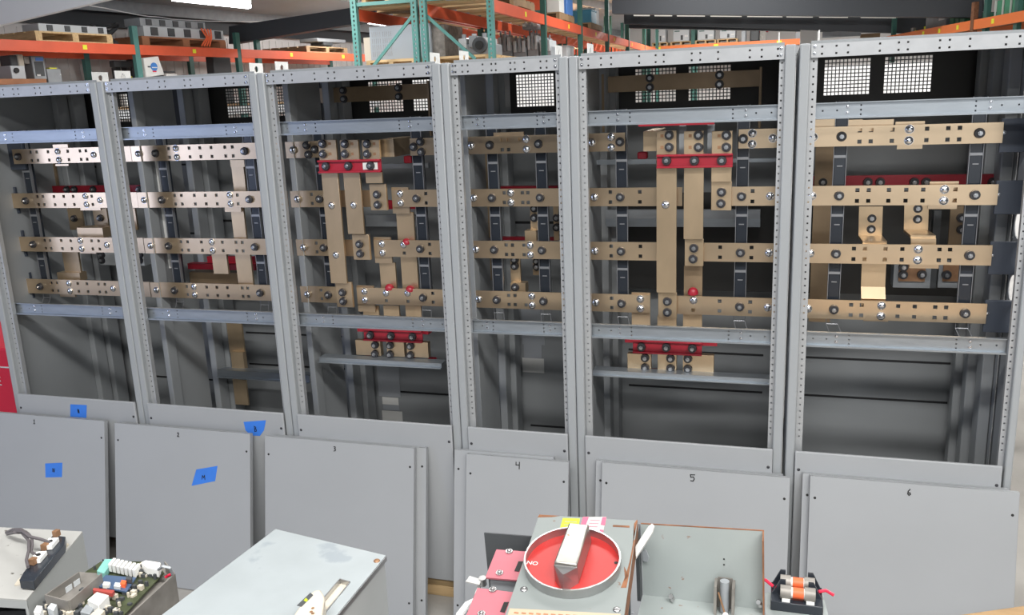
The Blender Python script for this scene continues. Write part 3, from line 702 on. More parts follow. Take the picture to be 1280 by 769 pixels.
# ------------------------------------------------------------------ foreground: bench, stand and the equipment on them
ZBN = .90
e1, e2 = atz(1280, 757, ZBN), atz(1195, 769, ZBN); ud = (e1-e2).normalized(); vd = V((ud.y, -ud.x, 0))
if vd.y > 0: vd = -vd
p0 = e2-ud*1.05; p1 = e1+ud*.55
root = thing('workbench', (p0+p1)/2*1.0+vd*.35-Z1*ZBN, 'wooden workbench top in the bottom right corner', 'workbench')
for k in range(5):
    o = p0+vd*(.16*k); MB().prism([o, o+ud*(p1-p0).length, o+ud*(p1-p0).length+vd*.157, o+vd*.157], (0,0,-.04)).build('plank', m_benchw, root, .003)
for a in (.08, (p1-p0).length-.08):
    for b in (.06, .74):
        c = p0+ud*a+vd*b; MB().box(c.x-.04, c.x+.04, c.y-.04, c.y+.04, 0, ZBN-.0402).build('leg', m_benchw, root)
root = thing('steel_stand', (-1.25, -2.15, 0), 'dark steel stand under the grey chassis and light grey metal box', 'stand')
MB().box(-2.0, -.70, -2.75, -1.62, ZBN-.03, ZBN).build('top', m_bench, root, .003)
for x in (-1.95, -.75):
    for y in (-2.7, -1.67): MB().box(x-.025, x+.025, y-.025, y+.025, 0, ZBN-.0302).build('leg', m_bench, root)

def poly_z(pts, z): return [atz(px, py, z) for px, py in pts]
def shrink(P, d):
    c = sum(P, V())/len(P); return [p+(c-p).normalized()*d for p in P]
# --- grey chassis with terminal block, bottom left
zt = 1.345
P = poly_z(((-60,656),(103,664.5),(33,750),(-80,743)), zt)
root = thing('equipment_chassis', (-1.55, -2.1, ZBN), 'pale grey chassis with black terminal block and looped wires, bottom left corner', 'chassis')
mb = MB().prism(P, (0,0,-.003))
def wall_(mb, a, b, z0, z1, th=.003):
    n = (b-a).cross(Z1).normalized()*th; mb.prism([V((a.x,a.y,z1)), V((b.x,b.y,z1)), V((b.x,b.y,z0)), V((a.x,a.y,z0))], n)
sh = mb.build('top_plate', mat('scuffed_pale_enamel', (.37,.37,.355), .45, 0, .03, 6, spots=(45,.66,(.10,.09,.08))), root)
mb = MB(); wall_(mb, P[1], P[2], ZBN, zt-.0032); wall_(mb, P[0], P[1], ZBN, zt-.0032); wall_(mb, P[3], P[0], ZBN, zt-.0032); wall_(mb, P[2], P[2]*.97+P[3]*.03, ZBN, zt-.0032); wall_(mb, P[2], P[3], zt-.02, zt-.0032)
mb.build('side_wall', mat('chassis_side_enamel', (.33, .345, .34), .5, 0, .04, 6), root)
mb = MB()
for k in range(7):
    c = P[2]*.75+P[3]*.25+V((-.03*k, .02, 0)); mb.box(c.x-.012, c.x+.012, c.y, c.y+.06, ZBN+.02, zt-.05-.01*(k % 3))
mb.build('inner_components', m_geard, root)
tb = poly_z(((66,669),(82,671),(80,681),(42,727),(24,725),(29,716)), zt+.022)
t = MB().prism(tb, (0,0,-.019)).build('terminal_block', m_dark, root, .001)
MB().prism(poly_z(((78,676),(86,680),(45,730),(18,731),(22,725)), zt+.003), (0,0,-.0028)).build('block_gasket', m_beige, root)
for px, py in ((70,671),(55.5,688),(41,706)):
    c = atz(px, py, zt+.023); MB().box(c.x-.006, c.x+.005, c.y-.003, c.y+.009, zt+.023, zt+.036).build('copper_lug', m_copper, t)
for px, py in ((64,682),(49,699)):
    c = atz(px, py, zt+.023); a = atz(px-6, py+7, zt+.023); d = (a-c); s_ = d.cross(Z1).normalized()*.010
    MB().prism([c+s_-d*.7, c-s_-d*.7, c-s_+d*.8, c+s_+d*.8], (0,0,.009)).build('terminal_plate', m_plug, t)
    MB().cyl(c+Z1*.0092, c+Z1*.0115, .0045, n=10).build('screw', m_ink, t)
def ztube(pts, r): return MB().tube([atz(px, py, zt+h) for px, py, h in pts], r)
for pts in (((8,666,.01),(16,662,.03),(26,662,.035),(35,667,.035),(40,673,.035),(40,683,.03),(39,690,.03),(46,695,.03)),
            ((10,667,.012),(18,664,.03),(28,664,.04),(37,671,.04),(50,674,.035),(62,678,.034)),
            ((9,668,.01),(18,666,.03),(27,666,.03),(36,676,.035),(36,688,.035),(33,700,.03),(35,709,.03))):
    ztube(pts, .0032).build('lead_wire', m_wire, root)
MB().tube([atz(70,705,zt-.01)+V((.004,-.002,0)), atz(72,712,zt-.03), atz(74,722,zt-.05)], .003).build('cable_clip', m_black, root)
# --- drive unit with circuit board
zp = 1.325
root = thing('circuit_board_unit', (-1.25, -2.15, ZBN), 'open electronic drive unit with populated green circuit board, beside the light grey metal box', 'electronics')
P = poly_z(((34,792),(63,742),(128,703),(196,702),(217,718),(140,800)), zp-.012)
MB().prism(P, (0,0,-.03)).build('frame', m_dull, root)
P = poly_z(((42,788),(66,742),(126,702),(192,702),(205,716),(130,795)), zp)
pcb = MB().prism(P, (0,0,-.003)).build('circuit_board', m_pcb, root)
a, b = atz(150,778,zp+.012), atz(217,717,zp+.012); c = V((atz(217,717,zp).x+.01, atz(217,717,zp).y, 0))
q_ = atz(140,788,zp+.012); w = (b-q_); n = w.cross(Z1).normalized()*.004
MB().prism([q_, b, V((b.x, b.y, ZBN)), V((q_.x, q_.y, ZBN))], n).build('side_plate', m_dull, root)
b2 = b+V((-.05, .035, 0)); MB().prism([b, b2, V((b2.x, b2.y, ZBN)), V((b.x, b.y, ZBN))], (0,.003,0)).build('side_plate', m_dull, root)
a2 = atz(35,790,zp); MB().prism([atz(35,790,zp), atz(66,743,zp), V((atz(66,743,zp).x, atz(66,743,zp).y, ZBN)), V((a2.x, a2.y, ZBN))], (.003,0,0)).build('side_plate', m_dull, root)
def blk(name, pts, z, h, m, bev=0.): return MB().prism(poly_z(pts, z), (0,0,-h)).build(name, m, root, bev)
tr = ((57,743),(98,715),(126,717),(86,751))
T = poly_z(tr, zp+.03)
mb = MB().prism(poly_z(tr, zp+.006), (0,0,-.005))
for i_, j_ in ((0,1),(3,2),(0,3)):
    d = (T[j_]-T[i_]); n = d.cross(Z1).normalized()*.0025; mb.prism([T[i_], T[j_], T[j_]-Z1*.0235, T[i_]-Z1*.0235], n)
mb.build('heat_sink_channel', m_dull, root)
for px, py in ((82,733),(92,726)): c = atz(px,py,zp+.016); MB().box(c.x-.008,c.x+.008,c.y-.008,c.y+.008,zp+.0065,zp+.018).build('component', m_lgrey, root)
blk('connector', ((121,714),(131,699),(141,699),(138,706),(130,717)), zp+.014, .013, m_cyan)
for k in range(7):
    x = 135+5.0*k; y = 706+1.15*k; blk('terminal', ((x,y-.5),(x+7,y-8.5),(x+10,y-8),(x+3.4,y+.6)), zp+.022, .016, m_white)
blk('terminal_base', ((132,710),(143,700),(176,708),(168,717)), zp+.008, .007, m_plug)
blk('daughter_board', ((119,732),(132,719),(170,722),(158,740)), zp+.010, .003, m_pblue)
for pts, m, z in ((((117,735),(143,738),(140,742),(116,738)), m_rcap, .02), (((130,727),(138,728),(136,732),(128,731)), m_white, .016), (((144,728),(152,729),(150,734),(142,733)), m_lgrey, .016), (((152,725),(158,726),(156,731),(150,730)), m_fuse, .018), (((158,720),(165,721),(164,725),(157,724)), m_geard, .02)):
    blk('component', pts, zp+z, .008, m)
blk('relay', ((109,750),(121,740),(136,744),(123,757)), zp+.026, .025, m_white, .001); blk('chip', ((100,765),(108,755),(119,757),(112,768)), zp+.014, .013, m_gear, .001)
blk('relay', ((112,769),(122,760),(131,763),(122,772)), zp+.02, .019, m_beige, .001); blk('capacitor', ((42,765),(46,757),(53,758),(50,767)), zp+.04, .039, m_plug); blk('capacitor', ((59,760),(64,754),(71,756),(67,764)), zp+.028, .027, m_lgrey)
random.seed(7)
mb1, mb2 = MB(), MB()
def inside(px, py, q):
    c_ = False
    for (xa, ya), (xb, yb2) in zip(q, q[1:]+q[:1]):
        if (ya > py) != (yb2 > py) and px < (xb-xa)*(py-ya)/(yb2-ya)+xa: c_ = not c_
    return c_
OUT = [(40,775),(64,743),(127,704),(190,704),(203,716),(140,780)]
NO = [[(52,752),(98,711),(130,714),(88,757)],[(116,733),(132,717),(173,720),(160,742)],[(106,752),(121,738),(139,743),(124,760)],[(118,718),(132,696),(182,703),(170,720)]]
for k in range(420):
    px, py = random.uniform(45, 205), random.uniform(700, 772)
    if not inside(px, py, OUT) or any(inside(px, py, q) for q in NO): continue
    c = atz(px, py, zp+.001); r = random.uniform(.002, .0055); (mb1 if k % 3 else mb2).box(c.x-r, c.x+r, c.y-r*.8, c.y+r*.8, zp+.0002, zp+random.uniform(.004,.012))
mb1.build('small_parts', m_geard, root)['kind'] = 'stuff'; mb2.build('small_parts', m_beige, root)['kind'] = 'stuff'
blk('cable_end', ((176,703),(182,700),(201,703),(198,712),(184,709)), zp+.022, .02, m_plug, .002)
MB().tube([atz(198,712,zp+.02), atz(204,708,zp+.04), atz(212,710,zp+.035), atz(216,719,zp+.01)], .003).build('lead_wire', m_gear, root)
MB().tube([atz(206,722,zp+.006), atz(212,719,zp+.008), atz(217,716,zp+.008)], .003).build('lead_wire', m_tool, root)
# --- light grey metal box with slot and selector lever
zc = 1.335
P = poly_z(((344.5,661.5),(482.3,694.5),(395,800),(165,797)), zc)
root = thing('metal_box', (-.95, -2.05, ZBN), 'light grey sheet metal box with slotted lid and beige lever, bottom centre left', 'metal box')
s0 = poly_z(((425,724.5),(437.5,728.5),(407,766),(393,762)), zc)
# lid split round the slot
o, ux, uy = s0[0], (s0[1]-s0[0]), (s0[3]-s0[0])
mb = MB(); th = V((0,0,-.002))
mb.prism([P[0], P[1], s0[1], s0[0]], th); mb.prism([P[1], P[2], s0[2], s0[1]], th); mb.prism([P[2], P[3], s0[3], s0[2]], th); mb.prism([P[3], P[0], s0[0], s0[3]], th)
lid = mb.build('lid', m_box, root)
mb = MB(); r_ = shrink(P, .004); n4 = len(P)
for i_ in range(4): wall_(mb, V((r_[i_].x, r_[i_].y, 0)), V((r_[(i_+1) % 4].x, r_[(i_+1) % 4].y, 0)), ZBN, zc-.006, .003)
mb.build('body', mat('box_side_grey', (.40,.42,.42), .4, .2, .05, 6), root)
mb = MB()
for i_ in range(4):
    a, b = P[i_], P[(i_+1) % 4]; n = (b-a).cross(Z1).normalized()*-.0015
    mb.prism([a-Z1*.0021, b-Z1*.0021, b-Z1*.012, a-Z1*.012], n)
mb.build('lid_flange', m_steel, lid)
mb = MB().prism([s0[0]-Z1*.008, s0[1]-Z1*.008, s0[2]-Z1*.008, s0[3]-Z1*.008], (0,0,-.003)); mb.build('slot_plate', m_beige, root)
mb = MB()
for a, b in ((s0[0], s0[1]), (s0[1], s0[2]), (s0[3], s0[0])): d = (b-a).normalized(); n = d.cross(Z1)*.0012; mb.prism([a+n+Z1*.0015, b+n+Z1*.0015, b-n+Z1*.0015, a-n+Z1*.0015], (0,0,-.009))
mb.build('slot_rim', m_steel, lid)
c = atz(471,701.5,zc); MB().dome(c, Z1, .007, .004).build('screw', m_copper, lid)
L0 = poly_z(((367,769),(383,745),(393,738),(400.5,737),(404,742),(406,748),(399,790),(360,790)), zc+.034)
lev = MB().prism(L0, (0,0,-.0335)).build('selector_lever', m_beige, root, .003)
MB().prism(poly_z(((388,741),(391.5,744),(377,758.5),(371,757)), zc+.0348), (0,0,-.0006)).build('lever_label', m_geard, lev)
MB().prism(poly_z(((382.5,747.5),(385,750),(382.5,752.5),(379.5,750.5)), zc+.0353), (0,0,-.0004)).build('lever_mark', m_lime, lev)
for px, py in ((391,760.5),(389,765),(391,767)): c = atz(px,py,zc+.0345); MB().cyl(c, c+Z1*.0006, .003, n=10).build('lever_hole', m_copper, lev)
# --- disconnect switch with red dial: plate tipped toward the viewer
PD = C+ray(715, 710)*1.8; ND = V((0, -math.sin(.17), math.cos(.17))); vD = ND.cross(X1); vD = vD if vD.y > 0 else -vD
def dp(px, py, h=0.): return atp(px, py, PD+ND*h, ND)
root = thing('disconnect_switch', (-.40, -1.78, ZBN), 'grey disconnect switch with red rotary dial and chrome pointer handle', 'switch')
P = [dp(*p) for p in ((674,643.5),(797,651),(776,800),(621,800))]
plate = MB().prism(P, ND*-.003).build('face_plate', m_sw, root)
mb = MB()
for a, b in ((P[0],P[1]),(P[1],P[2]),(P[3],P[0]),(P[2],P[3])): n = (b-a).cross(ND).normalized()*.0025; mb.prism([a-ND*.003, b-ND*.003, b-ND*.05, a-ND*.05], n)
mb.build('plate_flange', m_rust, plate)
B = shrink([p-ND*.052 for p in P], .03)
MB()._add(B+[V((p.x, p.y, ZBN)) for p in B], [(0,1,2,3),(4,7,6,5),(0,4,5,1),(1,5,6,2),(2,6,7,3),(3,7,4,0)]).build('body', m_geard, root)
ctr = dp(716, 707); RAD = .100
fr = lambda a, r, h=0.: ctr+X1*(r*math.cos(a))+vD*(r*math.sin(a))+ND*h
MB().cyl(ctr+ND*.0004, ctr+ND*.004, RAD-.002, n=56).build('dial_face', m_dial, plate)
mb = MB(); n_ = 56; vs = []; fs = []
for k in range(n_):
    t_ = 2*math.pi*k/n_
    for r, h in ((RAD, .0002), (RAD, .022), (RAD-.0035, .022), (RAD-.0035, .0002)): vs.append(fr(t_, r, h))
for k in range(n_):
    j = (k+1) % n_
    for q in range(4): fs.append((4*k+q, 4*k+(q+1) % 4, 4*j+(q+1) % 4, 4*j+q))
mb._add(vs, fs).build('dial_rim', m_steel, plate)
# pointer handle: block along the plate with a wedge nose
yy0, yy1, hw, hh = -.055, .075, .0255, .050
nose = ctr+vD*(-.083)
def hp(x, y, h): return ctr+X1*x+vD*y+ND*h
mb = MB().hexa([hp(-hw,yy0,.0042), hp(hw,yy0,.0042), hp(hw,yy1,.0042), hp(-hw,yy1,.0042), hp(-hw+.002,yy0,hh), hp(hw-.002,yy0,hh), hp(hw-.004,yy1,hh), hp(-hw+.004,yy1,hh)])
hd = mb.build('pointer_handle', mat('worn_chrome', (.36,.345,.32), .34, .85, .1, 20, spots=(40,.66,(.22,.13,.08))), root, .003)
mb = MB(); A_ = [hp(-hw+.001,yy0-.0004,.0042), hp(hw-.001,yy0-.0004,.0042), hp(0,yy0-.034,.0042)]; Bq = [hp(-hw+.001,yy0-.0004,hh-.006), hp(hw-.001,yy0-.0004,hh-.006), hp(0,yy0-.022,hh-.010)]
mb._add(A_+Bq, [(0,1,2),(3,5,4),(0,3,4,1),(1,4,5,2),(2,5,3,0)]).build('pointer_nose', m_steel, hd)
text('ON', .0155, fr(math.radians(188), .084, .0043), -X1, -vD, m_white, plate)
text('OFF', .0155, fr(math.radians(268), .089, .0043), -X1, -vD, m_white, plate)
for a_ in (12, -14): c = fr(math.radians(a_), .089, .0042); MB().cyl(c, c+ND*.0005, .004, n=10).build('dial_hole', m_ink, plate)
def pq(name, pts, m, h=.0006, base=0.): return MB().prism([dp(px, py, base) for px, py in pts], ND*h).build(name, m, plate)
st = pq('lime_label', ((703.5,648),(725,648.5),(722,668),(697.5,669.5)), m_lime)
st2 = pq('printed_label', ((729,646.5),(758,646.5),(751,679),(724,676)), m_label)
for pts in (((729,646.5),(736,646.5),(731,660),(725.5,658.5)), ((753,646.8),(757.8,646.8),(756,657),(750.8,656)), ((750,662),(754.5,663),(751,677),(747,676))): MB().prism([dp(px, py, .0008) for px, py in pts], ND*.0004).build('red_print', m_pinkp, st2)
mb = MB()
for k in range(4):
    a, b = dp(706.5-k*1.3, 652+4*k, .0008), dp(721-k*.9, 652.5+4*k, .0008); mb.prism([a, b, b-vD*.0018, a-vD*.0018], ND*.0003)
mb.build('print_lines', m_gear, st)
mb = MB()
for k in range(6):
    a, b = dp(738-k*1.3, 650+4*k, .0008), dp(750-k*1.5, 650.5+4*k, .0008); mb.prism([a, b, b-vD*.0016, a-vD*.0016], ND*.0003)
mb.build('print_lines', m_pinkp, st2)
npz = pq('name_plate', ((637,761),(776,768),(774,800),(626,800)), m_nplate, .0008)
mb = MB()
for k in range(14):
    a = dp(643+9.2*k, 765+.45*k, .001); mb.prism([a, a+X1*.009, a+X1*.009-vD*.004, a-vD*.004], ND*.0003)
mb.build('print_lines', m_woodr, npz)
pq('slot_hole', ((766,656.5),(787,657.5),(787,659.8),(766,658.8)), m_rust, .0004)
for k, (pts) in enumerate((((796,650),(797,651),(791,680),(793.5,668),(792.5,655)), ((792,676),(794,674),(786,720),(780,727),(787,702)), ((780,708),(786,720),(783,735),(776,735),(781,722)), ((674,643.5),(700,645),(690,646.5),(672,647)))): pq('rust_patch', pts, m_rust, .0003, .0001)
for px, py in ((655,737),(771,762.5)): c = dp(px, py); MB().dome(c, ND, .008, .004).build('screw', m_steel, plate)
lv = MB().prism([dp(px, py, -.02) for px, py in ((795,700),(794,686),(810,661),(815,657),(818.5,660),(816,668))], ND*.006).build('throw_lever', m_label, root, .001)
# pink phase barriers on the left
hb = -.03
for pts, bolts in ((((620.5,687),(664,690),(650,725.5),(606.5,722)), ((636.5,690),(624.5,717))), (((597,735),(646,741),(630,800),(570,800)), ((616,738),(602,768)))):
    P = [dp(px, py, hb) for px, py in pts]; bar = MB().prism(P, ND*-.004).build('phase_barrier', m_pink, root)
    for px, py in bolts: c = dp(px, py, hb); MB().cyl(c, c+ND*.003, .008, n=12).dome(c+ND*.003, ND, .005, .005, 10, 3).build('screw', m_steel, bar)
    x_, y_ = pts[1]; pts2 = ((x_-16, y_+12), (x_-10, y_+12), (x_-15, y_+25), (x_-21, y_+24)); MB().prism([dp(px, py, hb+.0005) for px, py in pts2], ND*.0005).build('barrier_slot', m_ink, bar)
    Q = shrink([p-ND*.006 for p in P], .012); MB()._add(Q+[V((p.x, p.y, ZBN)) for p in Q], [(0,1,2,3),(4,7,6,5),(0,4,5,1),(1,5,6,2),(2,6,7,3),(3,7,4,0)]).build('fuse_holder', m_gear, root)
yb_ = dp(640, 690, hb).y+.045
Q = [aty(px, py, yb_) for px, py in ((605,666.5),(672,671.5),(668,760),(619,760))]; Q[2].z = Q[3].z = ZBN
MB().prism(Q, (0,.004,0)).build('back_insulator', m_geard, root)
c = dp(604, 731, -.045); MB().cyl(c, c+ND*.018, .008, n=12).build('terminal_stud', m_steel, root)
P = [dp(px, py, -.03) for px, py in ((582,727),(587,720),(602,724.5),(599,731))]; MB().prism(P, ND*-.003).build('terminal_tab', m_label, root)
MB().prism([dp(px, py, -.05) for px, py in ((600,724),(606,722),(597,741),(593,743))], ND*-.003).build('terminal_tab', m_label, root)
MB().tube([dp(570,800,-.06), dp(574,770,-.05), dp(584,757,-.05), dp(594,752,-.06)], .008).build('lead_cable', m_cable, root)
# --- open rusty enclosure
ye = -1.55
def ep(px, py): return aty(px, py, ye)
root = thing('open_enclosure', ((ep(803,760).x+ep(955,760).x)/2, ye-.12, ZBN), 'open grey metal enclosure with rusty edges, between red dial and orange fuses', 'enclosure')
P = [ep(*p) for p in ((801,655.5),(955,664.5),(956,757),(804,749))]
zf = (P[2].z+P[3].z)/2; P[2].z = P[3].z = zf
MB().prism(P, (0,.003,0)).build('rear_wall', m_old, root)
xr, xl_ = P[2].x, P[3].x
MB().box(xl_, xr, ye-.30, ye-.0002, zf-.003, zf).build('base_plate', m_old, root)
MB().prism([P[1], P[1]+V((0,-.035,-.004)), V((xr,ye-.035,zf+.001)), V((xr,ye,zf+.001))], (-.003,0,0)).build('side_flange', m_rust, root)
MB().prism([P[0]+V((-.001,-.0002,0)), V((xl_-.001,ye-.0002,zf+.001)), V((xl_-.001,ye-.03,zf+.001)), P[0]+V((-.001,-.03,-.003))], (-.008,0,0)).build('dark_gap_strip', m_geard, root)  # dark strip standing in for the black gap beside the switch
MB().box(xl_, xr, ye-.30, ye, ZBN, zf-.0032).build('base_box', m_gear, root)
mb = MB().prism([P[0]+Z1*.0002, P[1]+Z1*.0002, P[1]+Z1*.002, P[0]+Z1*.002], (0,.003,0)); mb.build('rusty_edge', m_rust, root)
def in_front(px, py, dy): return aty(px, py, ye-dy)
a, b = in_front(893,729,.03), in_front(918,764,.03)
lt = MB().box(a.x, a.x+.006, ye-.045, ye-.008, zf+.0002, a.z).box(b.x-.006, b.x, ye-.045, ye-.008, zf+.0002, a.z).box(a.x+.006, b.x-.006, ye-.012, ye-.008, zf+.0002, a.z+.004).build('latch', m_dull, root)
MB().cyl(((a.x+b.x)/2, ye-.030, zf+.004), ((a.x+b.x)/2, ye-.030, a.z+.008), .010, n=14).build('latch_roller', m_gear, lt)
MB().tube([((a.x+b.x)/2-.012, ye-.047, a.z-.012), ((a.x+b.x)/2+.002, ye-.050, zf+.012)], .0022).build('latch_spring', m_copper, lt)
c = ((a.x+b.x)/2+.004, ye-.052, zf+.008); MB().cyl(c, V(c)+V((0,-.006,0)), .007, n=10).build('latch_nut', m_plug, lt)
for px, py in ((839,745),(948,752)):
    c = aty(px, py, ye-.012); MB().cyl(c, c+V((0,-.010,.004)), .0055, n=6).cyl(c+V((.004,0,-.004)), c+V((.004,-.012,-.004)), .004, n=10).build('hex_nut', m_steel, root)
for px, py in ((934,768),(941,769)): c = aty(px, py, ye-.06); MB().cyl(V((c.x,c.y,zf+.0002)), V((c.x,c.y,zf+.014)), .0055, n=8).build('terminal_screw', m_plug, root)
for px, py in ((905,699),(905,706)): c = ep(px, py); MB().cyl(c+V((0,-.0002,0)), c+V((0,-.0008,0)), .002, n=8).build('wall_hole', m_ink, root)
c = ep(806,692); MB().prism([ep(803,688)+V((0,-.004,0)), ep(808,685)+V((0,-.004,0)), ep(812,695)+V((0,-.004,0)), ep(810,701)+V((0,-.004,0)), ep(804,700)+V((0,-.004,0))], (0,-.004,0)).build('hinge_tab', m_gear, root, .001)
MB().cyl(aty(791,767,ye-.20)*1.0, aty(791,767,ye-.20)+V((0,0,.002)), .003, n=8).build('screw', m_gear, root)
# --- fuse block
zq = 1.05
Pb = poly_z(((957,741),(1027,736),(1043,800),(957,800)), zq)
root = thing('fuse_block', ((Pb[0].x+Pb[1].x)/2, (Pb[0].y+Pb[2].y)/2, ZBN), 'black two-pole fuse block with orange banded fuses and red leads', 'fuse block')
MB().prism(Pb, (0,0,-.003)).build('mounting_plate', m_old, root)
Q = shrink([p-Z1*.0035 for p in Pb], .01); MB()._add(Q+[V((p.x, p.y, ZBN)) for p in Q], [(0,1,2,3),(4,7,6,5),(0,4,5,1),(1,5,6,2),(2,6,7,3),(3,7,4,0)]).build('support', m_gear, root)
f0 = atz(963,763,zq); f1 = atz(1028,763,zq); fw_ = f1.x-f0.x; fy = f0.y
MB().box(f0.x, f1.x, fy, fy+.088, zq+.0002, zq+.024).build('base', m_dark, root, .002)
for yy in (fy+.006, fy+.050):
    for sx in (0, 1):
        x = f0.x+.003 if sx == 0 else f1.x-.003; s_ = 1 if sx == 0 else -1
        MB().prism([(x, yy+.03, zq+.0242), (x+s_*.03, yy+.03, zq+.0242), (x+s_*.03, yy+.03, zq+.062), (x+s_*.018, yy+.03, zq+.062)], (0,.005,0)).build('barrier', m_dark, root)
for yy in (fy+.020, fy+.066):
    zz = zq+.041; x0 = f0.x+fw_*.18; x1 = f0.x+fw_*.85
    fu = MB().cyl((x0+.02, yy, zz), (x1-.02, yy, zz), .0125, n=20).build('fuse', m_white, root)
    MB().cyl((x0+fw_*.24, yy, zz), (x1-fw_*.22, yy, zz), .0130, n=20).build('fuse_band', m_fuse, fu)
    for xa, xb in ((x0, x0+.024), (x1-.024, x1)):
        MB().cyl((xa, yy, zz), (xb, yy, zz), .0162, n=20).build('fuse_cap', m_dull, fu)
        MB().box(xa+.004, xb-.002, yy-.0175, yy+.0175, zq+.0242, zq+.031).build('fuse_clip', m_plug, root)
MB().tube([(f0.x+.005, fy+.06, zq+.028), (f0.x-.012, fy+.07, zq+.036), atz(944,722,zq+.02)], .004).build('lead_wire', m_tool, root)
MB().tube([(f1.x-.008, fy+.06, zq+.028), (f1.x+.008, fy+.066, zq+.030), (f1.x+.026, fy+.066, zq+.020)], .004).build('lead_wire', m_tool, root)
# --- things just outside the row
root = thing('red_cabinet', (-4.75, 1.0, 0), 'red cabinet with white lettering at left edge behind the first cabinet', 'cabinet')
zr = aty(0, 436, .7).z; MB().box(-5.25, -4.30, .7, 1.3, .02, zr).build('body', m_tool, root, .01)
zl = aty(5, 459, .7).z; MB().box(-5.25, -4.298, .695, 1.305, zl-.004, zl+.004).build('trim_strip', m_white, root)
text('E', .085, aty(-1.5, 477, .693), X1, Z1, m_white, root)
for x in (-5.2, -4.4): MB().box(x, x+.06, .8, 1.2, 0, .0202).build('foot', m_geard, root)
def wrapped(cx, cy, hx, hy, top, label):
    root = thing('wrapped_pallet_load', (cx, cy, 0), label, 'wrapped load', 'white wrapped pallet loads')
    vs = []; fs = []; random.seed(3); ring = []
    prof = [(-hx,-hy),(hx,-hy),(hx,hy),(-hx,hy)]
    for k in range(4):
        (xa, ya), (xb, yb2) = prof[k], prof[(k+1) % 4]
        for j in range(10): ring.append((xa+(xb-xa)*j/10, ya+(yb2-ya)*j/10))
    for lv_ in range(19):
        for (x, y) in ring: vs.append((cx+x*(1+random.uniform(-.02,.012)), cy+y*(1+random.uniform(-.02,.012)), .14+(top-.14)*lv_/18))
    for lv_ in range(18):
        for k in range(40): fs.append((lv_*40+k, lv_*40+(k+1) % 40, lv_*40+40+(k+1) % 40, lv_*40+40+k))
    fs.append(tuple(range(18*40, 19*40)))
    MB()._add(vs, fs).build('plastic_wrap', m_film, root)
    y0, y1 = cy-hy+.03, cy+hy-.03
    mb = MB().box(cx-hx, cx+hx, y0, y1, .10, .138)
    for x in (cx-hx, cx-.05, cx+hx-.1): mb.box(x, x+.1, y0, y1, 0, .0998)
    mb.build('pallet_base', m_woodd, root)
wrapped(2.02, 1.15, .50, .80, 2.05, 'tall white plastic wrapped load at right edge beside the last cabinet')
wrapped(-1.75, 2.7, .62, .6, 2.44, 'white plastic wrapped load seen through the vent of the narrow cabinet')
wrapped(.62, 2.9, .75, .6, 2.36, 'white plastic wrapped load seen through the vents of the rightmost cabinet')

# ------------------------------------------------------------------ warehouse behind
class Plane:
    """vertical plane through p along horizontal u; rectangles on it are read off in pixels and given depth"""
    def __init__(s, p, u):
        s.p = V(p); s.u = V((u[0], u[1], 0)).normalized(); n = s.u.cross(Z1)
        s.n = n if n.dot(s.p-C) > 0 else -n
    def at(s, px, py, d=0.): return atp(px, py, s.p+s.n*d, s.n)
    def st(s, q): return (q-s.p).dot(s.u), q.z
    def rect(s, px0, py0, px1, py1, d=0.):
        xm, ym = (px0+px1)/2, (py0+py1)/2
        a, b = s.st(s.at(px0, ym, d))[0], s.st(s.at(px1, ym, d))[0]
        return min(a, b), max(a, b), s.at(xm, py1, d).z, s.at(xm, py0, d).z
    def boxm(s, mb, a, b, z0, z1, d0, d1):
        q = lambda k, d, z: V(((s.p+s.u*k+s.n*d).x, (s.p+s.u*k+s.n*d).y, z))
        return mb.hexa([q(a,d0,z0), q(b,d0,z0), q(b,d1,z0), q(a,d1,z0), q(a,d0,z1), q(b,d0,z1), q(b,d1,z1), q(a,d1,z1)])
    def box(s, mb, px0, py0, px1, py1, d0, th):
        a, b, z0, z1 = s.rect(px0, py0, px1, py1, d0); return s.boxm(mb, a, b, z0, z1, d0, d0+th)
    def pt(s, k, d, z): q = s.p+s.u*k+s.n*d; return V((q.x, q.y, z))
def pallet(pl, a, b, z0, h, d0, d1, m, label, group='wooden pallets on the racking'):
    root = thing('pallet', pl.pt((a+b)/2, (d0+d1)/2, z0), label, 'pallet', group)
    mb = MB(); n = 5; dd = (d1-d0)
    for k in range(n): pl.boxm(mb, a, b, z0+h*.82, z0+h, d0+dd*(k+.04)/n, d0+dd*(k+.86)/n)
    mb.build('deck_board', m, root)
    for k in (0, .46, .92):
        mb = MB(); pl.boxm(mb, a+(b-a)*k, a+(b-a)*(k+.08), z0+.014, z0+h*.815, d0, d1); mb.build('stringer', m, root)
    for k in (0, .8): mb = MB(); pl.boxm(mb, a, b, z0, z0+.0135, d0+dd*k, d0+dd*(k+.2)); mb.build('bottom_board', m, root)
    return root
ZBM = 3.06
la, lb = atz(0, 56, ZBM), atz(437, 71.7, ZBM); PL = Plane(la, lb-la)
SR = lambda px, py, d=0.: PL.st(PL.at(px, py, d))[0]
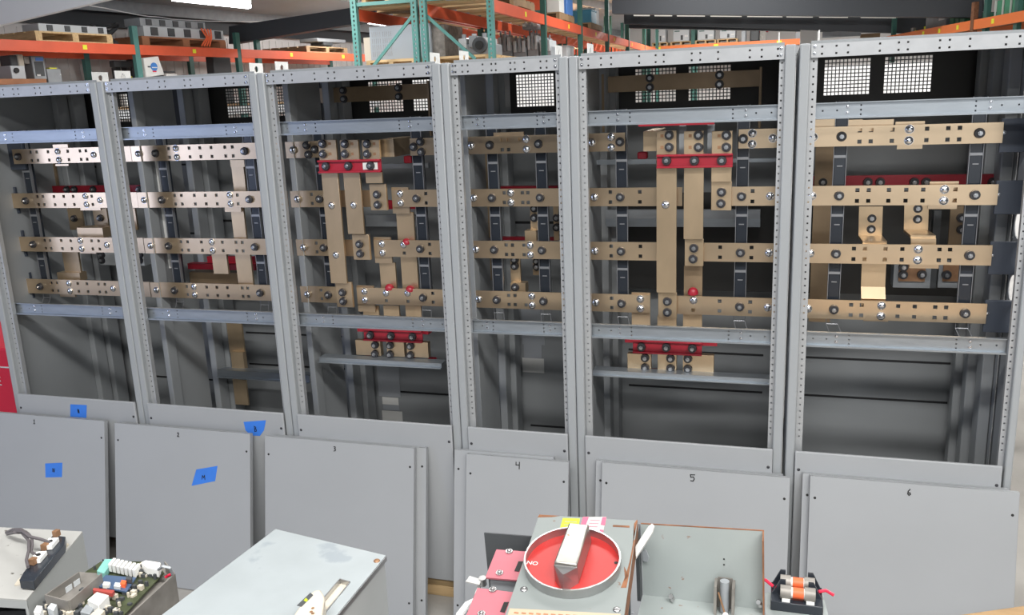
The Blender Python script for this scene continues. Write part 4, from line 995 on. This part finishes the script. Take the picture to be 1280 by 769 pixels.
# left rack
root = thing('pallet_rack', PL.pt(3, .5, 0), 'long red beam pallet rack with dark green uprights along the left wall', 'pallet rack')
s_end = SR(470, 72)
ups = [SR(172, 62), SR(299, 62), SR(309.5, 62)+.25]
edges = [-3.5]+[u for u in ups[:2]]+[s_end]
for a, b in zip(edges, edges[1:]):
    for d in (0, 1.0): mb = MB(); PL.boxm(mb, a+.04, b-.04, ZBM-.062, ZBM+.062, d, d+.05); mb.build('beam', m_orange, root)
for u in ups+[s_end-.05, -3.4]:
    for d in (.005, .995):
        mb = MB(); PL.boxm(mb, u-.042, u+.042, 0, 3.36, d, d+.06); up = mb.build('upright', m_green if u != ups[0] else m_teal, root)
    mb = MB()
    for z in (1.2, 2.2): PL.boxm(mb, u-.01, u+.01, z, z+.04, .066, .994)
    mb.build('brace', m_green, root)
for px, py in ((105.5,55.5),(242.5,61.5),(364,66),(429,71)):
    a = SR(px, py); mb = MB(); PL.boxm(mb, a-.03, a+.03, ZBM-.02, ZBM+.035, -.004, -.0005); mb.build('location_tag', m_tag, root)
mb = MB(); PL.boxm(mb, -3.4, s_end, 2.30, 2.335, .06, .99); mb.build('shelf_deck', m_woodd, root)
for d in (0, 1.0):
    mb = MB(); PL.boxm(mb, -3.4, s_end, 2.18, 2.2995, d, d+.05); mb.build('beam', m_lgrey, root)
zt_ = ZBM+.063
def lrect(px0, px1): return SR(px0, 60), SR(px1, 62)
a, b = SR(-60, 47), SR(143, 55)
pallet(PL, a+1.0, b, zt_, .115, .02, 1.0, m_wood, 'pine pallet with grey bus duct on the red beam at far left')
def duct(a, b, z, h, d0, label, m=m_lgrey, n=5, cw=.2):
    r = thing('bus_duct', PL.pt((a+b)/2, d0, z), label, 'bus duct', 'bus ducts stored on the red rack')
    mb = MB(); PL.boxm(mb, a, b, z, z+h, d0, d0+.3); mb.build('housing', m, r)
    for k in range(n):
        c = a+(b-a)*(k+.6)/n; mb = MB(); PL.boxm(mb, c-(b-a)/n*cw, c+(b-a)/n*cw, z+.012, z+h-.012, d0-.012, d0-.0003); mb.build('cover_plate', m_geard, r)
    return r
duct(a+1.1, b-.02, zt_+.116, .09, .08, 'pale grey bus duct with dark covers on pine pallet at far left', n=4, cw=.15)
a, b = SR(206, 54), SR(288, 60)
pallet(PL, a-.30, b, zt_, .125, .08, .98, m_woodr, 'red brown pallet with bus ducts left of the double green uprights')
duct(a-.25, b-.02, zt_+.126, .13, .09, 'grey bus duct with dark covers, lower of the strapped pair', n=5)
duct(a-.28, b-.35, zt_+.258, .10, .10, 'grey bus duct lying on top of another bus duct', m=m_gear, n=5)
a, b = SR(252, 53)+0, SR(264, 54); r = MB()
for k in range(4): r.tube([PL.pt(a+.05*k, .01, zt_+.02), PL.pt(a+.10+.03*k, -.01, zt_+.14), PL.pt(a+.02+.06*k, .0, zt_+.26)], .012)
tag(r.build('ratchet_strap', m_fuse), 'orange strap hanging round the bus ducts on the red rack', 'strap')
# dark coiled heap beside the first upright
mb = MB(); random.seed(5)
c0 = SR(157, 46)
for k in range(10):
    q = [PL.pt(c0+random.uniform(-.10,.16), .25+random.uniform(0,.5), zt_+.06+random.uniform(0,.22)) for _ in range(5)]; q[0].z = zt_+.03; q[-1].z = zt_+.03
    mb.tube(q, .03, 6)
tag(mb.build('cable_heap', m_geard), 'dark heap of coiled cable on the red beam beside the green upright', 'cable')
# things on the lower shelf
zs_ = 2.336
def shelf_z(px, py, d): return PL.at(px, py, d).z
def lbox(name, px0, py0, px1, py1, d, th, m, parent, z0=None, bev=.01):
    a, b, z_0, z_1 = PL.rect(px0, py0, px1, py1, d); mb = MB(); PL.boxm(mb, a, b, z_0 if z0 is None else z0, z_1, d, d+th); return mb.build(name, m, parent, bev)
a, b = SR(-25, 102), SR(66, 104); zp_ = PL.at(40, 98.5, .1).z
pallet(PL, a, b, zs_, zp_-zs_, .1, .95, m_woodr, 'red brown pallet on the lower shelf under the grey meters at far left')
r = thing('test_instrument', PL.at(25, 97, .3), 'pale grey instrument head with brass fittings, far left on lower shelf', 'instrument')
r.location.z = zp_
lbox('case', 14, 82, 32, 97.5, .25, .3, m_lgrey, r, zp_+.001); lbox('motor', 13, 69, 23, 82, .30, .2, m_geard, r); lbox('column', 23, 68, 30, 84, .28, .2, m_beige, r); lbox('head', 30, 70, 37, 80, .3, .2, m_dull, r)
c = PL.at(20, 88, .249); MB().cyl(c, c-PL.n*.02, .03).build('knob', m_ink, r)
r = thing('control_box', PL.at(48, 98, .3), 'dark control box with blue screen standing on lower shelf', 'control box'); r.location.z = zp_
bd = lbox('case', 41, 70, 57, 98, .30, .3, m_gear, r, zp_+.001); lbox('panel', 44, 77, 55, 95, .296, .004, m_geard, r, None, 0); lbox('screen', 44.5, 72, 54, 76, .295, .005, m_screen, r, None, 0); lbox('label', 46.5, 93, 51, 95, .292, .003, m_white, r, None, 0)
r = thing('grey_case', PL.at(68, 99, .3), 'slate grey case with yellow strip on top, beside the blue screen box', 'case'); r.location.z = zs_
lbox('body', 59.5, 86, 77, 101, .3, .4, m_gear, r, zs_+.001); lbox('strip', 62, 84.6, 71, 86, .32, .2, m_tag, r, None, 0); lbox('label', 75, 92.5, 77, 94, .297, .002, m_white, r, None, 0)
r = thing('machine_parts', PL.at(160, 98, .3), 'dark tangle of machine parts behind the green upright on lower shelf', 'machine parts'); r.location.z = zs_
for k, (x0, y0, x1, y1) in enumerate(((143,76,166,84),(146,84,152,98),(158,82,163,99),(165,74,171,98))): lbox('bracket', x0, y0, x1, y1, .35+.12*k, .1, m_geard, r, zs_+.001 if y1 > 90 else None)
lbox('spool', 152, 93, 160, 98, .25, .1, m_plug, r, zs_+.001); lbox('spool', 161, 95, 166, 98, .25, .1, m_tag, r, zs_+.001)
pq_ = [PL.at(px, py, .02) for px, py in ((179.5,72.5),(198,70),(206,93.5),(183,97))]
r = thing('meter_cover', V((pq_[3].x, pq_[3].y, zs_)), 'white tilted cover with round blue emblem beside the green upright', 'cover')
MB().prism(pq_, PL.n*.12).build('cover', m_white, r, .01)
MB().prism([pq_[3]+PL.n*.02-Z1*.0, pq_[2]+PL.n*.02, V((pq_[2].x, pq_[2].y, zs_))+PL.n*.02, V((pq_[3].x, pq_[3].y, zs_))+PL.n*.02], PL.n*.3).build('stand', m_geard, r)
c = PL.at(192.5, 83.5, .018); cc = MB()
MB().cyl(c, c-PL.n*.006, .055, n=24).build('emblem', m_logo, r); mb = MB(); PL.boxm(mb, PL.st(c)[0]-.040, PL.st(c)[0]+.046, c.z-.016, c.z-.004, .009, .0118); mb.build('emblem_stripe', m_white, r)
mb = MB(); PL.boxm(mb, PL.st(c)[0]-.105, PL.st(c)[0]-.062, c.z-.008, c.z+.008, .012, .017); mb.build('emblem_mark', m_geard, r)
c = PL.at(193, 89.3, .018); mb = MB(); PL.boxm(mb, PL.st(c)[0]-.03, PL.st(c)[0]+.03, c.z-.008, c.z+.008, .010, .017); mb.build('emblem_text', m_tool, r)
r = thing('dark_cabinet', PL.at(277, 92, .3), 'dark green cabinet on lower shelf left of the double uprights', 'cabinet'); r.location.z = zs_
lbox('body', 267, 71, 289, 92, .3, .15, m_geard, r, zs_+.001)
r = thing('small_panel', PL.at(213, 95, .3), 'small white box on lower shelf right of the emblem cover', 'box'); r.location.z = zs_
lbox('body', 208, 92, 222, 99, .2, .2, m_plug, r, zs_+.001); lbox('bracket', 205, 89, 219, 91, .3, .05, m_geard, r, None, 0)
a, b = SR(322, 66), SR(352, 66); pallet(PL, SR(385, 68), SR(436, 70), zt_, .10, .02, 1.0, m_woodd, 'worn pallet at far end of the red beam by the teal frame')
r = thing('crate_stack', PL.at(360, 64, .4), 'small grey machine on the red beam right of the double uprights', 'machine'); r.location.z = zt_
lbox('body', 398, 56, 433, 66, .3, .4, m_gear, r, zt_+.105); r.location.z = zt_+.101
lbox('hood', 405, 53, 416, 57, .3, .3, m_geard, r)

# setting
fl = MB().box(-14, 12, -7, 26, -.1, 0); struct('floor', fl, m_conc)
mb = MB(); PL.boxm(mb, -9, 22, 0, 3.75, 1.3, 1.4); struct('wall_left', mb, m_wall)
mb = MB()
for k in range(150): PL.boxm(mb, -6+.17*k, -6+.17*k+.02, 0, 3.4, 1.29, 1.2998)
struct('trim_1', mb, m_wall)
struct('wall_back', MB().box(-14, 12, 23.6, 23.8, 0, 6.5), m_wall)
def roofp(k, d): q = PL.pt(k, d, 0); return V((q.x, q.y, 3.74+(1.4-d)*.16))
mb = MB().prism([roofp(-9, 1.4), roofp(24, 1.4), roofp(24, -22), roofp(-9, -22)], (0,0,.08)); struct('ceiling', mb, m_ceil)
mb = MB()
for d in (1.0, -.6, -2.2, -3.8, -5.4):
    a, b = roofp(-6, d), roofp(22, d); mb.prism([a, b, b-Z1*.16, a-Z1*.16], PL.n*.06)
struct('trim_2', mb, m_gear)
mb = MB(); a, b = roofp(-6, 1.28), roofp(22, 1.28); mb.prism([a-Z1*.02, b-Z1*.02, b-Z1*.30, a-Z1*.30], -PL.n*.10); struct('trim_3', mb, m_slate)
# rafters
def rafter(name, px0, px1, yt, yb, y, th=.2, m=m_slate):
    a, b = aty(px0, yt[0], y), aty(px1, yt[1], y); c, d = aty(px1, yb[1], y), aty(px0, yb[0], y)
    struct(name, MB().prism([a, b, c, d], (0, th, 0)), m)
rafter('trim_4', 286, 470, (33, 5), (55, 25.5), 8.9)
rafter('trim_5', 765, 1228, (-22, -22), (17, 22), 11.0)
rafter('trim_6', 786, 1216, (22, 26), (35, 43), 15.0)
mb = MB()
for x0, x1 in ((792,812),(818,840),(846,881),(888,927),(934,978),(983,1016),(1024,1060),(1076,1120)):
    q = [aty(px, py+(px-800)*.008, 13.2) for px, py in ((x0,14.5),(x1,14.5),(x1,20),(x0,20))]; mb.prism(q, (0,.03,0))
struct('window_1', mb, mat('skylight_panel', (.6,.58,.52), .5, emit=(.75,.72,.66,.55)))
mb = MB(); q = [aty(px, py, 13.6) for px, py in ((780,-25),(1230,-25),(1230,45),(780,30))]
mb.prism(q, (0,.05,0)); struct('wall_front', mb, m_slate); bpy.data.objects['wall_front'].name = 'trim_7'
# column behind the row
A = aty(1000, 60, 14.6); B = aty(1021, 60, 14.6); zc_ = aty(1010, 37, 14.6).z
struct('trim_8', MB().box(A.x, B.x, 14.6, 14.9, 0, zc_), m_plug)
A = aty(1028, 45, 13.9); B = aty(1076, 45, 13.9)
struct('trim_9', MB().box(A.x, B.x, 13.9, 14.1, aty(1050, 46, 13.9).z, aty(1050, 39, 13.9).z), m_gear)
A = aty(1076, 48, 13.95); B = aty(1100, 48, 13.95)
struct('trim_10', MB().box(A.x, B.x, 13.95, 14.15, aty(1085, 52, 13.95).z, aty(1085, 42, 13.95).z), m_woodd)
# white header beam close overhead at left
ha, hb_ = atz(-40, 41, 2.86), atz(140, -2, 2.86); PH = Plane(ha, hb_-ha); Lh = (hb_-ha).length
mb = MB(); PH.boxm(mb, -1.0, Lh+1.2, 2.86, 3.30, 0, .035); struct('trim_11', mb, m_plug)

# ceiling lamps
def lamp(px0, py0, px1, py1, t0, t1, label):
    a, b = C+ray(px0, py0)*t0, C+ray(px1, py1)*t1; d = (b-a).normalized(); s_ = d.cross(Z1).normalized(); s_ = s_ if s_.length else X1
    r = thing('ceiling_lamp', (a+b)/2+Z1*.05, label, 'lamp', 'fluorescent ceiling lamps')
    MB().prism([a+s_*.09+Z1*.03, b+s_*.09+Z1*.03, b-s_*.09+Z1*.03, a-s_*.09+Z1*.03], (0,0,.05)).build('housing', m_plug, r)
    for k in (-.04, .04): MB().tube([a+s_*k, b+s_*k], .025).build('tube', m_lamp, r)
    for q in (a+d*.1, b-d*.1): MB().cyl(q+Z1*.08, q+Z1*.45, .006, n=6).build('hanger', m_gear, r)
lamp(216, -2, 312, 8, 10.4, 10.9, 'bright long fluorescent lamp under the roof at upper left')
lamp(456, 27, 484, 31, 14.5, 14.5, 'glowing fluorescent lamp seen left of the grey louvred cabinet')
lamp(577, 46.5, 586, 47.5, 19, 19, 'small distant fluorescent lamp seen through the teal frames')
q = [PL.at(px, py, .35) for px, py in ((112,7),(130,10),(150,14),(172,18.5),(185,20.5),(200,21.5),(215,24),(240,25.5),(262,26.5),(300,27),(330,27))]
tag(MB().tube(q, .007, 6).build('electric_cable', m_cable), 'white electric cable slung under the roof at upper left', 'cable')

# ------------------------------------------------------------------ teal double rack with red beams
YR = 6.4
PT = Plane((0, YR, 0), X1)
def upx(px, py=40): return aty(px, py, YR).x
racks = []
for nm, (xa, xb), lab in (('pallet_rack', (upx(443.5), upx(518.5)), 'teal end frame of the left hand rack with grey louvred cabinet'), ('pallet_rack', (upx(529.5), upx(613)), 'teal end frame of the right hand rack with long glossy red beam')):
    r = thing('pallet_rack', ((xa+xb)/2, YR+3, 0), lab, 'pallet rack', 'double teal pallet racks'); racks.append((r, xa, xb))
    hw = .036
    for k in range(7):
        y = YR+(0 if k == 0 else 2.35*k)
        for x in (xa, xb):
            hs = [(hw, 2.4+.05*j) for j in range(34)] if k == 0 else []
            mb = MB()
            if hs:
                mb.holed((x-hw, y, 0), X1, Z1, Y1*.003, (0, 2*hw), (0, 4.2), hs, (.008, .012)); mb.box(x-hw, x-hw+.003, y+.0031, y+.07, 0, 4.2).box(x+hw-.003, x+hw, y+.0031, y+.07, 0, 4.2)
            else: mb.box(x-hw, x+hw, y, y+.07, 0, 4.05)
            mb.build('upright', m_teal if k == 0 else m_green, r)
        mb = MB()
        if k < 2:
            z0 = 3.38; mb.box(xa+hw, xb-hw, y+.02, y+.06, z0-.02, z0+.02)
            mb.build('cross_brace', m_teal, r)
    for x in (xa, xb):
        for k in range(6):
            mb = MB().box(x-.025+(.03 if x == xa else -.03)*0, x+.025, YR+2.35*k+.075, YR+2.35*(k+1)-.005, 3.205, 3.335); mb.build('beam', m_orange, r)
            mb = MB().box(x-.025, x+.025, YR+2.35*k+.075, YR+2.35*(k+1)-.005, 2.535, 2.59); mb.build('beam', m_orange, r)
    mb = MB()
    for k in range(28): mb.box(xa+.03, xb-.03, YR+.10+.48*k, YR+.10+.48*k+.30, 3.3355, 3.355)
    mb.build('deck_slat', m_wood, r)
(rA, ax, bx_), (rB, cx_, dx) = racks
def diag(r, p, q): 
    a, b = aty(*p, YR+.03), aty(*q, YR+.03); d = (b-a).normalized(); s_ = d.cross(Y1)*.017
    MB().prism([a+s_, b+s_, b-s_, a-s_], (0,.025,0)).build('diagonal_brace', m_teal, r)
diag(rA, (515,20), (466,83)); diag(rB, (532,19), (594,74))
for px, py in ((657,12),(711,31),(745,43),(768,49),(790,54)):
    q = atx(px, py, dx+.026); MB().box(dx+.0255, dx+.029, q.y-.03, q.y+.03, 3.24, 3.30).build('location_tag', m_tag, rB)
# loads at the teal rack
def tp(xa, xb, ya, yb, z, m, label, h=.15):
    P_ = Plane((0, ya, 0), X1); return pallet(P_, xa, xb, z, h, 0, yb-ya, m, label, 'wooden pallets on the racking')
tp(ax+.06, bx_-.06, YR+.12, YR+1.3, 2.591, m_wood, 'new pine pallet under the grey louvred cabinet', .16)
tp(cx_+.06, dx-.06, YR+.12, YR+1.3, 2.591, m_wood, 'new pine pallet under the machine with black wheel', .16)
tp(cx_+.06, dx-.06, YR+2.5, YR+3.6, 2.591, m_woodr, 'brown pallet under the stack of grey contactors', .16)
tp(ax+.06, bx_-.06, YR+.12, YR+1.3, 3.356, m_wood, 'pine pallet on upper level of the left teal rack', .13)
for k, (ya, lab) in enumerate(((YR+1.1,'nearest'),(YR+3.5,'second'),(YR+5.8,'third'))):
    tp(cx_+.10, dx-.04, ya, ya+1.0, 3.356, m_woodd, lab+' pallet on upper level above the glossy red beam', .11)
y_ = YR+.35
gx0, gx1 = aty(462, 50, y_).x, aty(538, 50, y_).x; gz0, gz1 = 2.752, aty(500, 31, y_).z
r = thing('louvred_cabinet', ((gx0+gx1)/2, y_+.3, gz0), 'pale blue grey louvred cabinet lying on pallet behind the teal frame', 'cabinet')
MB().box(gx0, gx1, y_, y_+.75, gz0, gz1).build('case', m_louv, r, .01)
mb = MB()
for i in range(10):
    for j in range(4):
        x = gx0+.03+.026*i+(.012 if i > 4 else 0); z = gz0+.05+(gz1-gz0-.1)*j/4; mb.box(x, x+.010, y_-.002, y_-.0003, z, z+(gz1-gz0)*.15)
mb.build('louvre', m_gear, r)
MB().box(gx0-.09, gx0-.002, y_+.02, y_+.5, gz0, gz1-.12).build('end_panel', m_beige, r)
MB().box(gx1+.002, gx1+.16, y_+.05, y_+.7, gz0, gz1-.02).build('side_door', m_dull, r)
def machine(x0, x1, y, d, z0, z1, label, wheel=False, seed=0):
    random.seed(seed); r = thing('electrical_machine', ((x0+x1)/2, y+d/2, z0), label, 'machine', 'grey electrical machines on the racking'); w = x1-x0; h = z1-z0
    MB().box(x0, x1, y, y+d, z0, z0+h*.55).build('housing', m_gear, r, .015)
    for k in range(3):
        a = x0+w*(.05+.32*k); MB().box(a, a+w*.24, y-.03, y+d*.8, z0+h*.35, z0+h*(.8+.1*(k % 2))).build('pole_unit', m_gear if k % 2 else m_lgrey, r, .01)
        MB().cyl((a+w*.12, y+.05, z0+h*.8), (a+w*.12, y+.05, z1), w*.07, n=12).build('bushing', m_lgrey if k % 2 else m_gear, r)
    if wheel:
        c = V((x1-w*.25, y-.035, z0+h*.45)); MB().cyl(c, c-Y1*.05, h*.36, n=22).build('wheel', m_geard, r); MB().cyl(c-Y1*.0502, c-Y1*.06, h*.2, n=18).build('wheel_hub', m_ink, r)
    return r
yq = YR+.35
machine(aty(572,55,yq).x, aty(612,55,yq).x, yq, .5, 2.752, aty(590,42,yq).z, 'dark grey machine left of the rack post with black wheel', True, 1)
yq = YR+2.75
for k, (p0, p1, t) in enumerate(((622,640,38),(641,658,45),(659,673,38),(674,689,46))):
    machine(aty(p0,55,yq).x, aty(p1,55,yq).x, yq, .45, 2.752, aty(640,t,yq).z, ['grey contactor directly right of the teal rack post', 'low grey contactor, second right of the teal rack post', 'tall grey contactor near the middle of the stacked row', 'low grey contactor at right end of the stacked row'][k], False, k+3)
zq_ = aty(640,38,yq).z+.002
machine(aty(652,35,yq).x, aty(672,35,yq).x, yq+.02, .35, zq_, aty(660,27,yq).z, 'grey contactor sitting on top of the stacked row', False, 9)
def bin_(x0, x1, y0, y1, z0, z1, m, label, name='storage_bin', cat='box', lidm=None, grp='boxes on the racking'):
    r = thing(name, ((x0+x1)/2, (y0+y1)/2, z0), label, cat, grp)
    MB().box(x0, x1, y0, y1, z0, z1-.02).build('body', m, r, .008); MB().box(x0-.008, x1+.008, y0-.008, y1+.008, z1-.0199, z1).build('lid', lidm or m, r, .004); return r
yq = YR+4.6
bin_(aty(694,60,yq).x, aty(709,60,yq).x, yq, yq+.5, 2.592, aty(700,57,yq).z, m_lgrey, 'blue grey lidded crate behind the white bracket on the roof')
yu = YR+1.2; zu = 3.467
bin_(dx-.62, dx-.40, yu, yu+.4, zu, zu+.45, m_rust, 'dark brown carton at left on the upper level of the right teal rack', 'carton', 'carton')
bin_(dx-.36, dx-.12, yu+.1, yu+.5, zu, zu+.40, m_geard, 'black carton beside the dark brown carton on the upper level', 'carton', 'carton')
yu = YR+3.6
bin_(dx-.60, dx-.30, yu, yu+.4, zu, zu+.36, m_orange, 'orange carton on the second pallet of the upper level', 'carton', 'carton'); bin_(dx-.26, dx-.06, yu, yu+.3, zu, zu+.50, m_white, 'tall white carton on the second pallet of the upper level', 'carton', 'carton'); bin_(dx-.24, dx-.05, yu+.45, yu+.85, zu, zu+.26, m_screen, 'dark blue carton behind the tall white carton', 'carton', 'carton')
yu = YR+5.9
bin_(dx-.5, dx-.05, yu, yu+.45, zu, zu+.22, mat('bin_blue', (.06,.25,.38), .45), 'blue storage tub on the third pallet of the upper level'); bin_(dx-.45, dx-.1, yu+.6, yu+.95, zu, zu+.3, m_lgrey, 'pale grey tub behind the blue storage tub')

# ------------------------------------------------------------------ far wall rack with four grey draw-out units
YF = 21.5
PF = Plane((0, YF, 0), X1)
a, b = aty(805, 58, YF).x, aty(1000, 48, YF).x; zf_ = (aty(838, 60, YF).z+aty(990, 53, YF).z)/2
r = thing('pallet_rack', ((a+b)/2, YF, 0), 'orange beam rack on the far wall carrying four grey units', 'pallet rack')
for d in (0, .95): MB().box(a, b, YF+d, YF+d+.05, zf_-.075, zf_+.075).build('beam', m_orange2, r)
MB().box(a, b, YF+.051, YF+.949, zf_+.05, zf_+.0745).build('deck', m_woodd, r)
for px in (805, 866, 929, 997):
    x = aty(px, 50, YF).x
    for d in (.051, .89): MB().box(x-.05, x+.05, YF+d, YF+d+.058, 0, 4.0).build('upright', m_green if px < 900 else m_gear, r)
for px in (823, 895, 974): x = aty(px, 53, YF).x; MB().box(x-.06, x+.06, YF-.004, YF-.0005, zf_-.03, zf_+.05).build('location_tag', m_tag, r)
for k, (p0, p1) in enumerate(((817,831),(840,861),(871,892),(899,919))):
    x0, x1 = aty(p0, 45, YF).x, aty(p1, 45, YF).x; z1 = aty((p0+p1)/2, 36, YF).z
    wh = ['leftmost of the four grey units on the far orange rack', 'second grey unit from the left on the far orange rack', 'third grey unit from the left on the far orange rack', 'rightmost of the four grey units on the far orange rack'][k]
    P_ = Plane((0, YF+.12, 0), X1); pallet(P_, x0-.06, x1+.06, zf_+.076, .10, 0, .7, m_wood, 'pallet under the '+wh)
    q = thing('breaker_unit', ((x0+x1)/2, YF+.4, zf_+.177), wh, 'circuit breaker', 'grey units on the far orange rack')
    MB().box(x0, x1, YF+.15, YF+.75, zf_+.177, z1).build('case', m_lgrey, q, .02)
    w = x1-x0; h = z1-zf_-.177; xm = x0+w*.55
    MB().box(xm-w*.07, xm+w*.07, YF+.145, YF+.1498, zf_+.177+h*.12, zf_+.177+h*.5).build('handle_slot', m_geard, q)
    MB().box(x0+w*.12, x0+w*.42, YF+.145, YF+.1498, z1-h*.2, z1-h*.12).build('name_strip', m_green, q)
    MB().box(x0+w*.72, x0+w*.92, YF+.145, YF+.1498, zf_+.177+h*.35, zf_+.177+h*.5).build('label', m_white, q)
x = aty(948, 45, YF).x; q = thing('red_pump', (x, YF+.4, zf_+.076), 'small red and black pump on the far orange rack', 'pump')
MB().box(x-.22, x+.02, YF+.2, YF+.6, zf_+.076, zf_+.4).build('motor', m_geard, q, .03); MB().cyl((x-.02, YF+.4, zf_+.45), (x+.24, YF+.4, zf_+.45), .15).build('head', m_tool, q); MB().box(x+.03, x+.18, YF+.3, YF+.5, zf_+.076, zf_+.40).build('foot', m_dull, q)
# ------------------------------------------------------------------ right hand rack with green boxes
ra, rb_ = atz(1142, 44, 2.96), atz(1280, 19.5, 2.96); PR = Plane(ra, rb_-ra); RS = lambda px, py, d=0.: PR.st(PR.at(px, py, d))[0]
r = thing('pallet_rack', PR.pt(2, .5, 0), 'orange beam rack at upper right with stacked green boxes', 'pallet rack')
s0, s1, s2 = RS(1108, 51), RS(1215, 31), RS(1330, 10)
for a, b in ((s0, s1-.04), (s1+.05, s2)):
    for d in (0, .95): mb = MB(); PR.boxm(mb, a, b, 2.895, 3.02, d, d+.05); mb.build('beam', m_orange2, r)
    mb = MB(); PR.boxm(mb, a, b, 2.99, 3.0195, .051, .949); mb.build('deck', m_woodd, r)
for s_, m in ((s1, m_rust), (RS(1225, 31), m_green), (RS(1264, 22), m_green), (s0+.1, m_green)):
    for d in (-.005 if s_ == s1 else .051, .89): mb = MB(); PR.boxm(mb, s_-.045, s_+.045, 0, 3.25 if s_ == s1 else 3.9, d-.001, d+.057); mb.build('upright', m, r)
for px, py in ((1174,39.5),(1197,35),(1241,27.5),(1154,43.5)): a = RS(px, py); mb = MB(); PR.boxm(mb, a-.035, a+.035, 2.93, 2.99, -.004, -.0005); mb.build('location_tag', m_tag, r)
k = 0
for row in range(2):
    for j, (p0, p1) in enumerate(((1231,1238.5),(1240,1248),(1249.5,1260),(1263,1279),(1282,1300))):
        a, b = RS(p0, 20), RS(p1, 18); z0 = 3.021+.215*row
        q = thing('green_box', PR.pt((a+b)/2, .4, z0), ['lower', 'upper'][row]+' green box, '+['first', 'second', 'third', 'fourth', 'fifth'][j]+' from the left in the stack on the right rack', 'box', 'green boxes on the right rack')
        mb = MB(); PR.boxm(mb, min(a,b), max(a,b), z0, z0+.205, .14, .8); mb.build('body', m_gbox, q, .01)
        mb = MB(); PR.boxm(mb, min(a,b)-.012, min(a,b)-.001, z0, z0+.207, .12, .1395); mb.build('edge_strip', m_plug, q)
for j, (p0, p1) in enumerate(((1187,1192),(1193,1198),(1199,1205))):
    a, b = RS(p0, 30, .3), RS(p1, 30, .3); q = thing('green_box', PR.pt((a+b)/2, .4, 3.021), ['first', 'second', 'third'][j]+' small dark green box from the left, beside the grey crate on the right rack', 'box', 'small green boxes on the right rack')
    mb = MB(); PR.boxm(mb, a, b, 3.021, 3.17, .3, .8); mb.build('body', m_gbox, q, .01); mb = MB(); PR.boxm(mb, a, b, 3.1705, 3.18, .3, .8); mb.build('lid', m_green, q)
a, b = RS(1157, 30, .3), RS(1182, 30, .3); q = thing('grey_crate', PR.pt((a+b)/2, .5, 3.021), 'plain grey crate on the right rack beside small green boxes', 'crate')
mb = MB(); PR.boxm(mb, a, b, 3.021, 3.24, .3, .85); mb.build('body', m_gear, q, .01); mb = MB(); PR.boxm(mb, b-.25, b-.05, 3.15, 3.22, .29, .2995); mb.build('label', m_white, q)
c = RS(1147, 37, .3); q = thing('valve_parts', PR.pt(c, .4, 3.021), 'heap of yellow and brown fittings on the right rack', 'fittings')
random.seed(11)
for k in range(7):
    p = PR.pt(c+random.uniform(-.5,.5), .35+random.uniform(0,.3), 3.075); MB().cyl(p-Z1*.053, p+Z1*random.uniform(.0,.10), random.uniform(.04,.09), n=10).build('fitting', [m_tag, m_woodd, m_dull][k % 3], q)
a = RS(1253, 45, .35); q = thing('pale_bundle', PR.pt(a, .4, 2.2), 'pale bundle under the green boxes on the right rack', 'bundle')
mb = MB(); PR.boxm(mb, RS(1240,44,.3), RS(1262,44,.3), 2.2, 2.62, .3, .8); mb.build('wrap', m_plug, q, .03); mb = MB(); PR.boxm(mb, RS(1266,38,.3), RS(1282,38,.3), 2.2, 2.75, .3, .8); mb.build('wrap', m_white, q, .03)
mb = MB(); PR.boxm(mb, s0, s2, 2.17, 2.1995, .051, .949); mb.build('deck', m_woodd, r)

# ------------------------------------------------------------------ light
w = bpy.data.worlds.new('world'); S.world = w; w.use_nodes = True
bg = w.node_tree.nodes['Background']; bg.inputs[0].default_value = (.84, .90, 1, 1); bg.inputs[1].default_value = .09
def area(name, loc, rot, sx, sy, e, col=(1, .98, .95)):
    l = bpy.data.lights.new(name, 'AREA'); l.shape = 'RECTANGLE'; l.size = sx; l.size_y = sy; l.energy = e; l.color = col
    o = bpy.data.objects.new(name, l); COL.objects.link(o); o.location = loc; o.rotation_euler = rot; return o
for k, (x, y, z, e) in enumerate(((-1.9,-3.2,4.5,100),(.6,-3.4,4.6,155),(3.0,-3.2,4.8,155),(-.4,-6,4.6,125),(2.2,-6,4.8,155))): area('aisle_lamp', (x, y, z), (0,0,0), 2.4, .35, e)
for k, (x, y, e) in enumerate(((-5.6,5.5,110),(-1.2,5.0,120),(-6.2,10.5,120),(-1.0,9.5,140),(3.5,5.5,140),(-1.2,18.3,330),(1.0,17.5,250),(-5.5,17,200),(3.2,1.2,110),(-1.0,1.3,90))): area('rear_light', (x, y, 3.75+.1*(x+7)), (0,0,0), 2.4, .35, e)  # unseen overhead lights, several added to brighten the far wall and wrapped loads
area('side_fill', (1.12, .9, 4.5), (0,0,0), .3, 1.2, 22)  # added to brighten the wrapped load at right, no fixture modelled
area('dock_door', (-7.6, -5.2, 2.0), (math.radians(90), 0, math.radians(-50)), 2.6, 2.2, 80, (.58, .68, 1))
area('front_fill', (2.6, -9.5, 2.4), (math.radians(90), 0, 0), 6, 3.5, 90, (.95, .98, 1))  # unseen broad area light behind the camera, filling the front; no door built
S.view_settings.view_transform = 'Standard'; S.view_settings.look = 'None'; S.view_settings.exposure = 0; S.view_settings.gamma = 1
S.view_settings.use_curve_mapping = False
